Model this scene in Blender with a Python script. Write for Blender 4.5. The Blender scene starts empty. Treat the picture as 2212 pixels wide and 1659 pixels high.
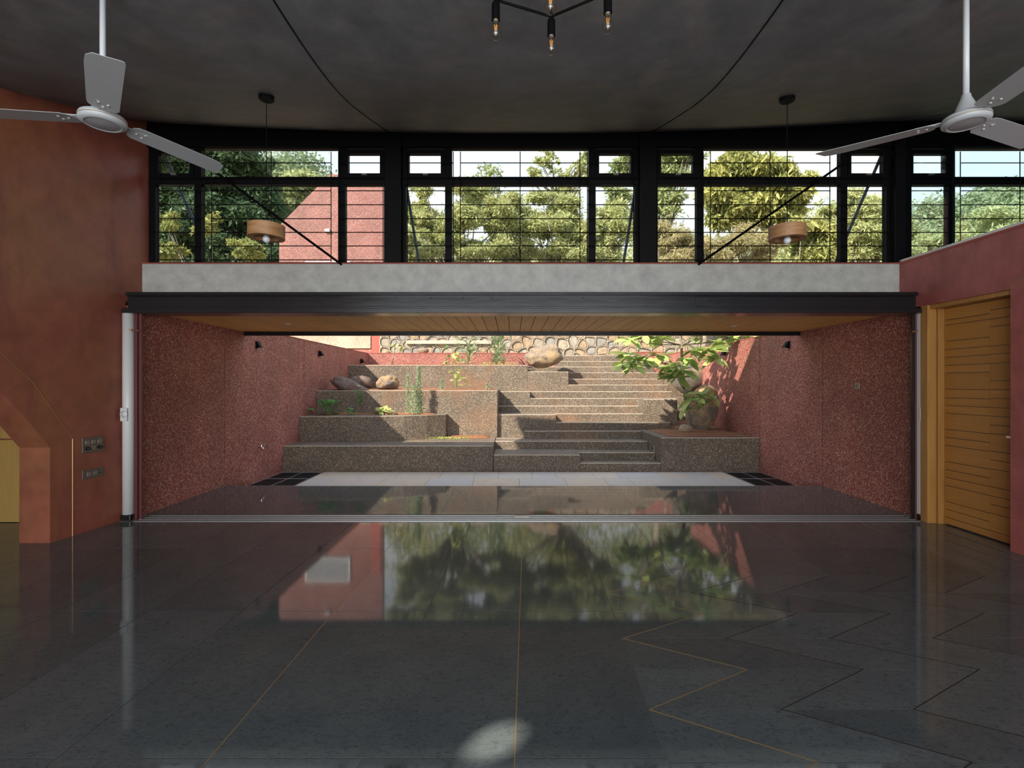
import bpy, bmesh, math, random
import numpy as np
from mathutils import Vector, Matrix, noise
random.seed(7); RNG = np.random.default_rng(7)
F, CX, CY, EYE = 1080.0, 1106.0, 829.0, 1.55
PI = math.pi
SC = bpy.context.scene
COL = SC.collection

# --------------------------------- camera, sky, sun, exposure
cam_d = bpy.data.cameras.new('camera'); cam = bpy.data.objects.new('camera', cam_d); COL.objects.link(cam)
cam.location = (0, 0, EYE); cam.rotation_euler = (PI/2, 0, 0)
cam_d.sensor_width = 36; cam_d.lens = F/2212*36; cam_d.clip_end = 1000
SC.camera = cam
SC.view_settings.view_transform = 'Standard'; SC.view_settings.look = 'None'
SC.view_settings.gamma = 1; SC.view_settings.use_curve_mapping = False
SC.view_settings.exposure = 0.62
SKY, SUN = .95, 6.8
w = bpy.data.worlds.new('sky'); SC.world = w; w.use_nodes = True
nt = w.node_tree; N = nt.nodes; L = nt.links; N.clear()
wo = N.new('ShaderNodeOutputWorld'); bg = N.new('ShaderNodeBackground'); L.new(bg.outputs[0], wo.inputs[0])
bg.inputs[1].default_value = SKY
tc = N.new('ShaderNodeTexCoord'); sx = N.new('ShaderNodeSeparateXYZ'); L.new(tc.outputs['Generated'], sx.inputs[0])
rp = N.new('ShaderNodeValToRGB'); L.new(sx.outputs['Z'], rp.inputs[0])
e = rp.color_ramp.elements
e[0].position = 0.0; e[0].color = (.86, .90, .96, 1); e[1].position = 1.0; e[1].color = (.42, .57, .86, 1)
k = e.new(.42); k.color = (.82, .89, .98, 1)
nz = N.new('ShaderNodeTexNoise'); nz.inputs['Scale'].default_value = 3.2; nz.inputs['Detail'].default_value = 5
mp = N.new('ShaderNodeMapping'); mp.inputs['Scale'].default_value = (1, 1, 2.6)
L.new(tc.outputs['Generated'], mp.inputs[0]); L.new(mp.outputs[0], nz.inputs[0])
r2 = N.new('ShaderNodeValToRGB'); r2.color_ramp.elements[0].position = .46; r2.color_ramp.elements[1].position = .66
L.new(nz.outputs[0], r2.inputs[0])
mx = N.new('ShaderNodeMix'); mx.data_type = 'RGBA'; L.new(r2.outputs[0], mx.inputs['Factor'])
L.new(rp.outputs[0], mx.inputs[6]); mx.inputs[7].default_value = (.97, .98, 1, 1); L.new(mx.outputs[2], bg.inputs[0])
sd = bpy.data.lights.new('sun', 'SUN'); so = bpy.data.objects.new('sun', sd); COL.objects.link(so)
sd.energy = SUN; sd.angle = .012; sd.color = (1, .90, .76)
so.rotation_euler = Vector((1.0, .9, -1.0)).to_track_quat('-Z', 'Y').to_euler(); so.location = (-20, -18, 20)

# added fill lights behind the camera, standing in for rear daylight
for nm, x, wd, pw_ in (('rear_fill', 0, 9.5, 430), ('rear_fill_right', 6.6, 3, 30)):
    ad = bpy.data.lights.new(nm, 'AREA'); ao = bpy.data.objects.new(nm, ad); COL.objects.link(ao)
    ad.shape = 'RECTANGLE'; ad.size = wd; ad.size_y = 3.4; ad.energy = pw_; ad.color = (.93, .97, 1)
    ao.location = (x, -5.0, 1.9); ao.rotation_euler = (PI/2, 0, 0)

# --------------------------------- materials
def mat(name, col, rough=.6, metal=0, spec=.5, coat=0, emit=None):
    m = bpy.data.materials.new(name); m.use_nodes = True
    b = m.node_tree.nodes['Principled BSDF']
    b.inputs['Base Color'].default_value = (*col, 1); b.inputs['Roughness'].default_value = rough
    b.inputs['Metallic'].default_value = metal; b.inputs['Specular IOR Level'].default_value = spec
    b.inputs['Coat Weight'].default_value = coat
    if emit: b.inputs['Emission Color'].default_value = (*emit[0], 1); b.inputs['Emission Strength'].default_value = emit[1]
    return m
class NB:
    def __init__(s, m): s.m = m; s.t = m.node_tree; s.N = s.t.nodes; s.L = s.t.links; s.b = s.N['Principled BSDF']
    def n(s, t, **kw):
        x = s.N.new(t)
        for a, v in kw.items(): setattr(x, a, v)
        return x
    def pos(s, scale=(1, 1, 1), rot=(0, 0, 0), src='Object'):
        g = s.n('ShaderNodeTexCoord'); m = s.n('ShaderNodeMapping'); m.inputs['Scale'].default_value = scale; m.inputs['Rotation'].default_value = rot
        s.L.new(g.outputs[src], m.inputs[0]); return m.outputs[0]
    def noise(s, vec, scale, detail=4, rough=.55, dist=0):
        x = s.n('ShaderNodeTexNoise'); s.L.new(vec, x.inputs['Vector']); x.inputs['Scale'].default_value = scale
        x.inputs['Detail'].default_value = detail; x.inputs['Roughness'].default_value = rough; x.inputs['Distortion'].default_value = dist
        return x.outputs[0]
    def ramp(s, fac, stops):
        x = s.n('ShaderNodeValToRGB'); s.L.new(fac, x.inputs[0]); el = x.color_ramp.elements
        while len(el) < len(stops): el.new(.5)
        for q, (p, c) in zip(el, stops): q.position = p; q.color = (*c, 1)
        return x.outputs[0]
    def mix(s, fac, a, b, mode='MIX'):
        x = s.n('ShaderNodeMix', data_type='RGBA', blend_type=mode)
        for i, v in ((0, fac), (6, a), (7, b)):
            if isinstance(v, (int, float)): x.inputs[i].default_value = v
            elif isinstance(v, tuple): x.inputs[i].default_value = (*v, 1)
            else: s.L.new(v, x.inputs[i])
        return x.outputs[2]
    def col(s, c): s.L.new(c, s.b.inputs['Base Color'])
    def rough(s, f, lo, hi):
        x = s.n('ShaderNodeMapRange'); s.L.new(f, x.inputs[0]); x.inputs[3].default_value = lo; x.inputs[4].default_value = hi
        s.L.new(x.outputs[0], s.b.inputs['Roughness'])
    def bump(s, h, strength=.3, dist=.01):
        x = s.n('ShaderNodeBump'); s.L.new(h, x.inputs['Height']); x.inputs['Strength'].default_value = strength; x.inputs['Distance'].default_value = dist
        s.L.new(x.outputs[0], s.b.inputs['Normal'])
G3 = lambda v: (v, v, v)
def plaster(name, c1, c2, c3, rough=(.3, .5), scale=.9, bumpy=.12, spec=.5):
    m = mat(name, c1, spec=spec); n = NB(m); p = n.pos()
    a = n.noise(p, scale, 6, .6, .4); b = n.noise(p, scale*6, 8, .65); c = n.noise(n.pos((1, 1, .35)), scale*2.2, 6, .6, 1.2)
    q = n.mix(n.ramp(a, [(.35, G3(0)), (.65, G3(1))]), c1, c2)
    q = n.mix(n.ramp(c, [(.5, G3(0)), (.75, G3(1))]), q, c3)
    q = n.mix(.55, q, n.ramp(b, [(.3, G3(.55)), (.7, G3(1.25))]), 'MULTIPLY'); n.col(q)
    n.rough(b, *rough); n.bump(b, bumpy, .01); return m
def pebble(name, matrix, peb1, peb2, scale=75, dens=.5, bump=.5, stain=None):
    m = mat(name, matrix, .65); n = NB(m); p = n.pos(rot=(.61, .83, .47))
    v = n.n('ShaderNodeTexVoronoi'); n.L.new(p, v.inputs['Vector']); v.inputs['Scale'].default_value = scale
    s2 = n.n('ShaderNodeSeparateColor'); n.L.new(v.outputs['Color'], s2.inputs[0])
    pc = n.mix(s2.outputs[1], peb1, peb2)
    isp = n.ramp(s2.outputs[0], [(1-dens-.04, G3(0)), (1-dens+.04, G3(1))])
    edge = n.ramp(v.outputs['Distance'], [(.35, G3(1)), (.6, G3(0))])
    f = n.mix(1.0, isp, edge, 'MULTIPLY')
    big = n.noise(p, 1.3, 5, .6)
    q = n.mix(f, matrix, pc)
    q = n.mix(.7, q, n.ramp(big, [(.3, G3(.62)), (.7, G3(1.2))]), 'MULTIPLY')
    if stain: q = n.mix(n.ramp(n.noise(p, .8, 4, .6, .6), [(.52, G3(0)), (.72, G3(.45))]), q, stain)
    n.col(q); n.bump(f, bump, .006); return m
def wood(name, c1, c2, axis=(1, 14, 14), rough=.45, coat=0):
    m = mat(name, c1, rough, coat=coat); n = NB(m); p = n.pos(axis)
    oi = n.n('ShaderNodeObjectInfo'); ad = n.n('ShaderNodeVectorMath', operation='ADD'); n.L.new(p, ad.inputs[0])
    cm = n.n('ShaderNodeCombineXYZ'); mu = n.n('ShaderNodeMath', operation='MULTIPLY'); mu.inputs[1].default_value = 37
    n.L.new(oi.outputs['Random'], mu.inputs[0])
    for i in range(3): n.L.new(mu.outputs[0], cm.inputs[i])
    n.L.new(cm.outputs[0], ad.inputs[1])
    g = n.noise(ad.outputs[0], 1.6, 6, .6, .8)
    q = n.mix(n.ramp(g, [(.35, G3(0)), (.65, G3(1))]), c1, c2)
    q = n.mix(.5, q, n.ramp(oi.outputs['Random'], [(0, G3(.88)), (1, G3(1.08))]), 'MULTIPLY')
    n.col(q); n.bump(g, .08, .004); return m
M = {}
M['plaster_red'] = plaster('red polished plaster', (.285, .078, .058), (.30, .115, .052), (.20, .05, .045), (.32, .5), .8)
M['plaster_right'] = plaster('maroon polished plaster', (.42, .125, .11), (.36, .10, .09), (.30, .075, .06), (.35, .5), .8)
M['lintel'] = plaster('grey cement plaster', (.50, .505, .475), (.47, .475, .45), (.44, .44, .42), (.4, .6), 1.2, .06)
M['ceiling'] = plaster('raw concrete', (.215, .22, .23), (.155, .16, .17), (.26, .235, .22), (.5, .7), .7, .35, .3)
M['pebble_red'] = pebble('red pebbledash', (.27, .07, .055), (.72, .50, .40), (.44, .22, .17), 66, .52)
M['pebble_red_top'] = mat('red cement', (.36, .09, .07), .7)
M['pebble_grey'] = pebble('grey brown pebbledash', (.115, .088, .062), (.50, .41, .31), (.25, .20, .145), 62, .46, .6, (.26, .12, .05))
M['pebble_cream'] = pebble('cream pebbledash', (.44, .34, .25), (.60, .50, .40), (.26, .20, .16), 22, .5)
M['door_wood'] = wood('teak door boards', (.50, .24, .055), (.45, .205, .045), (18, 1.2, 18))
M['frame_wood'] = wood('teak frame', (.46, .23, .06), (.36, .165, .04), (18, 18, 1.2))
M['soffit'] = wood('pine soffit', (.86, .47, .14), (.72, .35, .09), (16, 1.0, 16))
M['panel_wood'] = wood('pale panel', (.52, .33, .10), (.46, .28, .08), (14, 14, 1))
M['lamp_wood'] = wood('pendant ply', (.50, .28, .13), (.36, .175, .07), (4, 4, 16))
def black():
    m = mat('black enamel', (.007, .008, .010), .3); n = NB(m)
    f = n.noise(n.pos((1, 6, 6)), 5, 6, .7); n.rough(f, .10, .30); n.bump(f, .12, .003); return m
M['black'] = black()
M['black_matt'] = mat('black metal', (.004, .004, .005), .55, spec=.12)
M['brace'] = mat('dark grey steel', (.06, .07, .085), .5)
M['oxide'] = mat('dark red oxide frame', (.13, .035, .035), .45)
M['white'] = mat('white enamel', (.72, .73, .72), .35)
M['fan'] = mat('fan enamel', (.54, .58, .60), .4)
M['fan_rod'] = mat('fan rod enamel', (.72, .76, .80), .35)
M['fan_cap'] = mat('fan cap', (.42, .42, .43), .5)
M['alu'] = mat('aluminium', (.62, .63, .64), .35, .8)
M['alu_dark'] = mat('track channel', (.10, .10, .105), .5)
M['chrome'] = mat('chrome', (.7, .7, .7), .2, 1)
M['brass'] = mat('brass inlay', (.42, .28, .12), .42, .6)
M['brass_dark'] = mat('tarnished brass inlay', (.035, .028, .02), .5, .2)
M['copper'] = mat('copper latch', (.45, .22, .14), .4, .7)
M['bronze'] = mat('bronze plate', (.17, .15, .125), .35, .5)
M['bronze_lt'] = mat('bronze rocker', (.27, .24, .20), .4, .4)
M['knob'] = mat('black knob', (.01, .01, .01), .2)
M['socket_hole'] = mat('socket hole', (.01, .01, .01), .8)
M['filament'] = mat('amber filament', (.95, .42, .08), .6, emit=((1, .45, .1), .12))
M['ceramic'] = mat('ceramic', (.7, .6, .5), .5)
M['frost'] = mat('frosted bulb', (.72, .76, .80), .3)
M['led'] = mat('downlight', (.75, .75, .72), .4)
M['grate'] = mat('black cast grate', (.006, .007, .009), .4)
M['lit_edge'] = plaster('sunlit edge tone', (.52, .44, .34), (.44, .37, .29), (.36, .30, .23), (.8, .9), 6, .5)  # pale colour painting the bright sunlit edge of steps and planters
M['soil'] = plaster('red earth', (.26, .11, .05), (.20, .08, .035), (.30, .14, .07), (.8, .95), 6, .9)
M['terrace'] = plaster('terrace ground', (.33, .23, .15), (.25, .2, .11), (.2, .2, .08), (.8, .95), 2, .5)
M['ground'] = plaster('dry ground', (.30, .24, .17), (.2, .2, .1), (.25, .2, .12), (.9, .95), .3, .3)
M['grout'] = mat('pale grout', (.32, .32, .30), .6)
def stone_floor():
    m = mat('dark slate', (.05, .05, .05), .12, spec=.30); n = NB(m)
    oi = n.n('ShaderNodeObjectInfo'); p = n.pos()
    a = n.noise(p, 3, 5, .6, .5); b = n.noise(n.pos((1, 2.2, 1)), 24, 9, .72, 1.5); c = n.noise(p, 1.1, 3)
    q = n.mix(n.ramp(a, [(.3, G3(0)), (.7, G3(1))]), (.092, .112, .121), (.118, .138, .142))
    q = n.mix(n.ramp(b, [(.34, G3(.8)), (.50, G3(0))]), q, (.046, .054, .058))
    q = n.mix(.8, q, n.ramp(oi.outputs['Random'], [(0, G3(.82)), (1, G3(1.18))]), 'MULTIPLY')
    n.col(q); n.rough(b, .075, .035); n.bump(c, .02, .01); return m
M['slate'] = stone_floor()
def sandstone(i, c):
    m = mat('sandstone %d' % i, c, .5); n = NB(m); a = n.noise(n.pos(), 5, 6, .65, .6)
    n.col(n.mix(n.ramp(a, [(.3, G3(0)), (.7, G3(1))]), tuple(x*.86 for x in c), c)); n.bump(a, .15, .01); return m
M['sand'] = [sandstone(i, c) for i, c in enumerate([(.72, .62, .51), (.65, .61, .56), (.69, .61, .52), (.62, .60, .57), (.70, .59, .47)])]
def rock(name, c1, c2, c3, sc=4):
    m = mat(name, c1, .85); n = NB(m); p = n.pos()
    a = n.noise(p, sc, 6, .65, .8); b = n.noise(p, sc*5, 8, .7); c = n.noise(p, sc*.6, 3, .5, .5)
    q = n.mix(n.ramp(a, [(.42, G3(0)), (.58, G3(1))]), c1, c2); q = n.mix(n.ramp(c, [(.48, G3(0)), (.6, G3(1))]), q, c3)
    q = n.mix(.8, q, n.ramp(b, [(.3, G3(.6)), (.7, G3(1.25))]), 'MULTIPLY')
    n.col(q); n.bump(b, 1, .06); return m
M['rock_a'] = rock('weathered boulder', (.30, .23, .17), (.22, .19, .175), (.44, .31, .17), 2.2)
M['rock_b'] = rock('ochre boulder', (.50, .31, .15), (.34, .24, .15), (.20, .17, .14), 3.2)
M['rock_c'] = rock('dark boulder', (.20, .16, .13), (.13, .12, .11), (.34, .26, .18), 5)
M['rock_d'] = rock('red brown boulder', (.20, .12, .085), (.24, .20, .175), (.16, .09, .065), 3)
M['rock_e'] = rock('pale stone', (.62, .50, .38), (.5, .4, .3), (.55, .4, .26), 6)
M['stones'] = [rock('rubble %d' % i, c, tuple(x*.8 for x in c), tuple(x*1.15 for x in c), 6) for i, c in
               enumerate([(.46, .41, .35), (.52, .38, .25), (.40, .38, .35), (.50, .43, .34), (.54, .41, .29)])]
M['mortar'] = plaster('mortar', (.52, .44, .35), (.46, .39, .31), (.42, .36, .3), (.7, .9), 3, .4)
M['bark'] = rock('bark', (.44, .36, .27), (.36, .29, .22), (.5, .42, .33), 8)
M['bark_dark'] = rock('dark bark', (.16, .12, .09), (.2, .16, .12), (.12, .1, .08), 6)
def leaf(name, c1, c2, c3=None, trans=.35, sc=1.2, rnd=False):
    m = bpy.data.materials.new(name); m.use_nodes = True; n = NB(m)
    p = n.pos(); a = n.noise(p, sc, 3, .6); b = n.noise(p, sc*9, 2)
    q = n.mix(n.ramp(a, [(.35, G3(0)), (.65, G3(1))]), c1, c2)
    q = n.mix(n.ramp(b, [(.5, G3(0)), (.7, G3(1))]), q, c3 or c2)
    if rnd:
        oi = n.n('ShaderNodeObjectInfo'); q = n.mix(oi.outputs['Random'], c1, c2)
    n.col(q); n.b.inputs['Roughness'].default_value = .5; n.b.inputs['Specular IOR Level'].default_value = .3
    t = n.n('ShaderNodeBsdfTranslucent'); n.L.new(q, t.inputs[0]); ms = n.n('ShaderNodeMixShader'); ms.inputs[0].default_value = trans
    n.L.new(n.b.outputs[0], ms.inputs[1]); n.L.new(t.outputs[0], ms.inputs[2]); n.L.new(ms.outputs[0], n.N['Material Output'].inputs[0])
    return m
M['leaf_tree'] = leaf('broad leaf', (.28, .40, .13), (.54, .62, .22), trans=.35, rnd=True)
M['leaf_low'] = leaf('deep green leaf', (.10, .28, .07), (.20, .40, .12), rnd=True)
M['leaf_yel'] = leaf('yellow green leaf', (.42, .50, .14), (.56, .58, .24), rnd=True)
M['leaf_mango'] = leaf('mango foliage', (.44, .42, .13), (.28, .31, .11), (.62, .56, .22), sc=.7)
M['leaf_feather'] = leaf('feathery foliage', (.50, .52, .24), (.40, .43, .20), (.64, .60, .32), sc=.6)
M['leaf_dark'] = leaf('dark foliage', (.07, .12, .06), (.11, .17, .08), (.17, .22, .10), sc=.7)
M['leaf_dry'] = leaf('dry brush', (.48, .40, .22), (.38, .34, .17), (.58, .50, .30), sc=.8)
M['leaf_hill'] = leaf('hill foliage', (.26, .32, .17), (.33, .37, .19), (.42, .43, .25), sc=.12)
M['leaf_euc'] = leaf('pale foliage', (.30, .36, .16), (.38, .42, .20), (.50, .50, .26), sc=.8)
M['grass'] = leaf('grass', (.36, .46, .10), (.50, .56, .16), sc=9)
M['herb'] = leaf('grey green herb', (.26, .36, .19), (.36, .44, .26), sc=8)
M['petal'] = leaf('pink petal', (.85, .35, .45), (.9, .5, .55), sc=5)
M['petal_w'] = mat('white petal', (.85, .85, .8), .6)
def glass(name, tint, refl=.06):
    m = bpy.data.materials.new(name); m.use_nodes = True; t = m.node_tree; t.nodes.remove(t.nodes['Principled BSDF'])
    a = t.nodes.new('ShaderNodeBsdfTransparent'); a.inputs[0].default_value = (*tint, 1)
    g = t.nodes.new('ShaderNodeBsdfGlossy'); g.inputs['Roughness'].default_value = .02
    lw = t.nodes.new('ShaderNodeLayerWeight'); pw = t.nodes.new('ShaderNodeMath'); pw.operation = 'POWER'; pw.inputs[1].default_value = 4.5
    t.links.new(lw.outputs['Facing'], pw.inputs[0]); f = t.nodes.new('ShaderNodeMapRange'); f.inputs[3].default_value = refl*.35; f.inputs[4].default_value = .7
    t.links.new(pw.outputs[0], f.inputs[0])
    x = t.nodes.new('ShaderNodeMixShader'); t.links.new(f.outputs[0], x.inputs[0]); t.links.new(a.outputs[0], x.inputs[1]); t.links.new(g.outputs[0], x.inputs[2])
    t.links.new(x.outputs[0], t.nodes['Material Output'].inputs[0]); return m
M['glass'] = glass('window glass', (.93, .96, .95)); M['glass_blue'] = glass('bluish glass', (.90, .955, .975)); M['bulb'] = glass('clear bulb glass', (.95, .94, .90), .25)

# --------------------------------- mesh helpers
def P(x, y, Y): return Vector(((x-CX)*Y/F, Y, EYE+(CY-y)*Y/F))
def wx(x, Y): return (x-CX)*Y/F
def wz(y, Y): return EYE+(CY-y)*Y/F
def wloc(o):
    v = Vector((0, 0, 0))
    while o: v = v+o.location; o = o.parent
    return v
class MB:
    def __init__(s): s.v = []; s.f = []
    def add(s, vs, fs):
        k = len(s.v); s.v += [tuple(q) for q in vs]; s.f += [tuple(i+k for i in f) for f in fs]; return s
    def box(s, x0, x1, y0, y1, z0, z1):
        return s.add([(x0, y0, z0), (x1, y0, z0), (x1, y1, z0), (x0, y1, z0), (x0, y0, z1), (x1, y0, z1), (x1, y1, z1), (x0, y1, z1)],
                     [(0, 3, 2, 1), (4, 5, 6, 7), (0, 1, 5, 4), (1, 2, 6, 5), (2, 3, 7, 6), (3, 0, 4, 7)])
    def prism(s, a, b):
        n = len(a); return s.add(list(a)+list(b), [tuple(range(n))[::-1], tuple(range(n, 2*n))]+[(i, (i+1) % n, n+(i+1) % n, n+i) for i in range(n)])
    def tube(s, pts, rad, n=8, cap=True):
        pts = [Vector(p) for p in pts]; rs = rad if isinstance(rad, (list, tuple)) else [rad]*len(pts); rings = []
        for i, p in enumerate(pts):
            d = (pts[min(i+1, len(pts)-1)]-pts[max(i-1, 0)]).normalized()
            u = d.cross(Vector((0, 0, 1)) if abs(d.z) < .9 else Vector((1, 0, 0))).normalized(); w_ = d.cross(u)
            rings.append([p+(u*math.cos(2*PI*j/n)+w_*math.sin(2*PI*j/n))*rs[i] for j in range(n)])
        vs = [q for r in rings for q in r]; fs = []
        for i in range(len(pts)-1):
            for j in range(n): fs.append((i*n+j, i*n+(j+1) % n, (i+1)*n+(j+1) % n, (i+1)*n+j))
        if cap: fs += [tuple(range(n))[::-1], tuple(range((len(pts)-1)*n, len(pts)*n))]
        return s.add(vs, fs)
    def lathe(s, prof, c=(0, 0, 0), n=32):
        vs = []; fs = []; m = len(prof)
        for r, z in prof:
            for j in range(n): vs.append((c[0]+r*math.cos(2*PI*j/n), c[1]+r*math.sin(2*PI*j/n), c[2]+z))
        for i in range(m-1):
            for j in range(n): fs.append((i*n+j, i*n+(j+1) % n, (i+1)*n+(j+1) % n, (i+1)*n+j))
        return s.add(vs, fs)
    def build(s, name, m, parent=None, smooth=False, bevel=0, local=False):
        o0 = Vector((0, 0, 0)) if local or not parent else wloc(parent)
        me = bpy.data.meshes.new(name); me.from_pydata([tuple(Vector(v)-o0) for v in s.v], [], s.f)
        b = bmesh.new(); b.from_mesh(me); bmesh.ops.recalc_face_normals(b, faces=b.faces); b.to_mesh(me); b.free()
        me.materials.append(m)
        if smooth: me.polygons.foreach_set('use_smooth', [True]*len(me.polygons))
        o = bpy.data.objects.new(name, me); COL.objects.link(o)
        if parent: o.parent = parent
        if bevel:
            q = o.modifiers.new('bevel', 'BEVEL'); q.width = bevel; q.segments = 2; q.limit_method = 'ANGLE'
        return o
def smooth_angle(o, a=.7):
    me = o.data; me.polygons.foreach_set('use_smooth', [True]*len(me.polygons)); me.set_sharp_from_angle(angle=a); return o
def empty(name, loc, label=None, cat=None, group=None, kind=None):
    o = bpy.data.objects.new(name, None); COL.objects.link(o); o.location = loc; return tag(o, label, cat, group, kind)
def tag(o, label=None, cat=None, group=None, kind=None):
    for k_, v in (('label', label), ('category', cat), ('group', group), ('kind', kind)):
        if v: o[k_] = v
    return o
def struct(o, label=None): return tag(o, label, None, None, 'structure')
def part(name, m, parent, bx=None, label=None, bevel=0):
    o = MB().box(*bx).build(name, m, parent, bevel=bevel)
    if label: o['label'] = label
    return o
def inst(src, name, parent, loc, rot=None, scale=None):
    o = src.copy(); o.name = name; COL.objects.link(o); o.parent = parent; o.location = Vector(loc)
    if rot: o.rotation_euler = rot
    if scale: o.scale = scale
    return o
def copy_tree(o, parent=None):
    c = o.copy(); COL.objects.link(c); c.parent = parent
    for ch in list(o.children): copy_tree(ch, c)
    return c

# --------------------------------- room shell
Y0, YW, YL = -5.2, 6.1, 5.97           # rear, window plane, lintel face
XR = 4.63
def XL(Y): return -4.41-.073*(YW-Y) if Y > 3 else -4.636-.01*(3-Y)
PY = [-5.4, 0, 2, 2.93, 3.8, 4.3, 5.1, 5.65, 6.1, 7.5]; PZ = [4.0, 3.92, 3.88, 3.87, 3.91, 3.98, 4.23, 4.42, 4.585, 5.28]
def zc(X, Y):
    ys = np.array([Y-.25, Y, Y+.25]); z = float(np.mean(np.interp(ys, PY, PZ)))
    return z+.15*min(1, (X/4.5)**2)
# ceiling
mb = MB(); xs = np.linspace(-5.0, 8.5, 28); ys = np.concatenate([np.linspace(-5.4, 2.4, 10), np.linspace(2.7, 7.25, 33)])
ed = lambda x, y: x if y < 6 else max(x, -4.57)
vs = [(ed(x, y), y, zc(x, y)) for y in ys for x in xs]; nx, ny = len(xs), len(ys); n0 = len(vs)
vs += [(ed(x, y), y, zc(x, y)+.17) for y in ys for x in xs]
fs = [(j*nx+i, j*nx+i+1, (j+1)*nx+i+1, (j+1)*nx+i) for j in range(ny-1) for i in range(nx-1)]
fs += [tuple(n0+q for q in f)[::-1] for f in fs]
for j in range(ny-1):
    for i in (0, nx-1): a = j*nx+i; fs.append((a, a+nx, a+nx+n0, a+n0))
for i in range(nx-1):
    for j in (0, ny-1): a = j*nx+i; fs.append((a, a+1, a+1+n0, a+n0))
mb.add(vs, fs); ceil = mb.build('ceiling', M['ceiling']); smooth_angle(ceil)
cut = MB().tube([Vector((-4.07, -1.43, 4.0))-Vector((1, .9, -1))*.6, Vector((-4.07, -1.43, 4.0))+Vector((1, .9, -1))*.6], .085, 20).build('sun_spot_cutter', M['ceiling'])  # unseen hole added in the ceiling to throw a sun spot on the floor
bo = ceil.modifiers.new('sun_spot_hole', 'BOOLEAN'); bo.operation = 'DIFFERENCE'; bo.object = cut; bo.solver = 'EXACT'
dg = bpy.context.evaluated_depsgraph_get(); nm_ = bpy.data.meshes.new_from_object(ceil.evaluated_get(dg)); ceil.modifiers.clear(); ceil.data = nm_; bpy.data.objects.remove(cut)
struct(ceil, 'dark raw concrete ceiling that curves up towards the window band')
for X0, wob in ((-1.45, 3.1), (1.655, 5.7)):
    pts = [(X0+.008*math.sin(y*2.3+wob), y, zc(X0, y)-.001) for y in np.linspace(-5, 6.05, 60)]
    q = MB().tube(pts, .006, 5).build('construction_joint', M['black_matt'], ceil)
# left wall with arched opening
op = [(4.87, 0), (4.87, .93), (4.66, 1.21), (4.44, 1.47), (4.2, 1.69), (3.85, 1.9), (3.4, 2.02), (3.0, 2.04)]
op += [(6.0-y, z) for y, z in op[::-1]]
out = [(5.74, 0)]+op+[(Y0, 0)]+[(y, zc(-4.5, y)+.1) for y in np.linspace(Y0, 6.2, 24)]+[(6.2, 2.5), (5.74, 2.5)]
wl = MB().prism([(XL(y), y, z) for y, z in out], [(XL(y)-.3, y, z) for y, z in out]).build('wall_left', M['plaster_red']); struct(wl, 'red brown polished plaster wall with an arched opening')
br = [(5.10, 0), (5.10, .99), (4.93, 1.244), (4.706, 1.567), (4.44, 1.82), (4.1, 2.05), (3.6, 2.24), (3.0, 2.32)]
t1 = MB().tube([(XL(y)+.001, y, z) for y, z in br], .0045, 6).build('trim_1', M['brass']); struct(t1, 'thin brass line following the left arch')
# side room behind the arch
rm = MB().box(-7.5, -4.80, 5.62, 5.7, 0, 2.8).build('wall_side_room', M['plaster_red']); struct(rm)
struct(MB().box(-7.6, -7.5, -1, 5.7, 0, 2.8).build('wall_side_room_far', M['plaster_red']))
struct(MB().box(-7.6, -4.84, -1, 5.7, 2.8, 2.9).build('ceiling_side_room', M['ceiling']))
d2 = empty('door_2', (-5.4, 5.6, 0)); struct(d2, 'pale wooden panelling seen through the left arch')
for a, b in ((.006, .925), (.94, 2.2)):
    for i in range(3): part('panel', M['panel_wood'], d2, (-6.6+i*.6, -6.01+i*.6, 5.585, 5.615, a, b), bevel=.003)
# right wall (low, glazed above) with door recess
ro = [(6.0, 2.43), (4.645, 2.43), (4.645, 0), (Y0, 0), (Y0, 3.0), (6.0, 3.0)]
wr = MB().prism([(XR, y, z) for y, z in ro], [(XR+.3, y, z) for y, z in ro]).build('wall_right', M['plaster_right']); struct(wr, 'maroon polished plaster wall topped by a glass screen')
struct(MB().box(XR-.012, XR+.31, Y0, 5.97, 3.0, 3.025).build('trim_2', M['alu']), 'slim metal capping along the right wall')
struct(MB().box(XR-.006, XR+.30, Y0, 5.97, 2.975, 3.0).build('trim_3', M['pebble_red_top']))
struct(MB().tube([(XR-.001, y, z) for y, z in ((4.64, 2.44), (4.52, 2.52), (4.2, 2.68), (3.7, 2.80), (3.0, 2.84))], .0045, 6).build('trim_4', M['brass']), 'thin brass line on the right wall')
struct(MB().box(4.72, 4.93, 5.66, 5.75, 0, 2.43).build('trim_6', M['oxide']))
gp = [(5.96, 3.02), (Y0, 3.02)]+[(y, zc(4.7, y)-.005) for y in np.linspace(Y0, 5.96, 20)]
w5 = MB().prism([(4.70, y, z) for y, z in gp], [(4.712, y, z) for y, z in gp]).build('window_5', M['glass_blue']); struct(w5, 'frameless blue tinted glass screen above the right wall')
# grey lintel, front wall pieces
lt = MB().box(XL(YL)+.0, XR, YL, YL+.3, 2.60, 2.985).build('wall_front', M['lintel'], bevel=.006); struct(lt, 'smooth grey cement lintel under the window band')
struct(MB().box(XL(YL), XR, YL-.005, YL+.1, 2.985, 2.998).build('trim_5', M['pebble_red_top']))
struct(MB().box(XR+.3, 8.4, 5.97, 6.3, 0, 2.985).build('wall_front_right', M['plaster_right']))
struct(MB().box(8.3, 8.5, Y0, 6.3, 0, 4.75).build('wall_far_right', M['plaster_right']))
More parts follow.
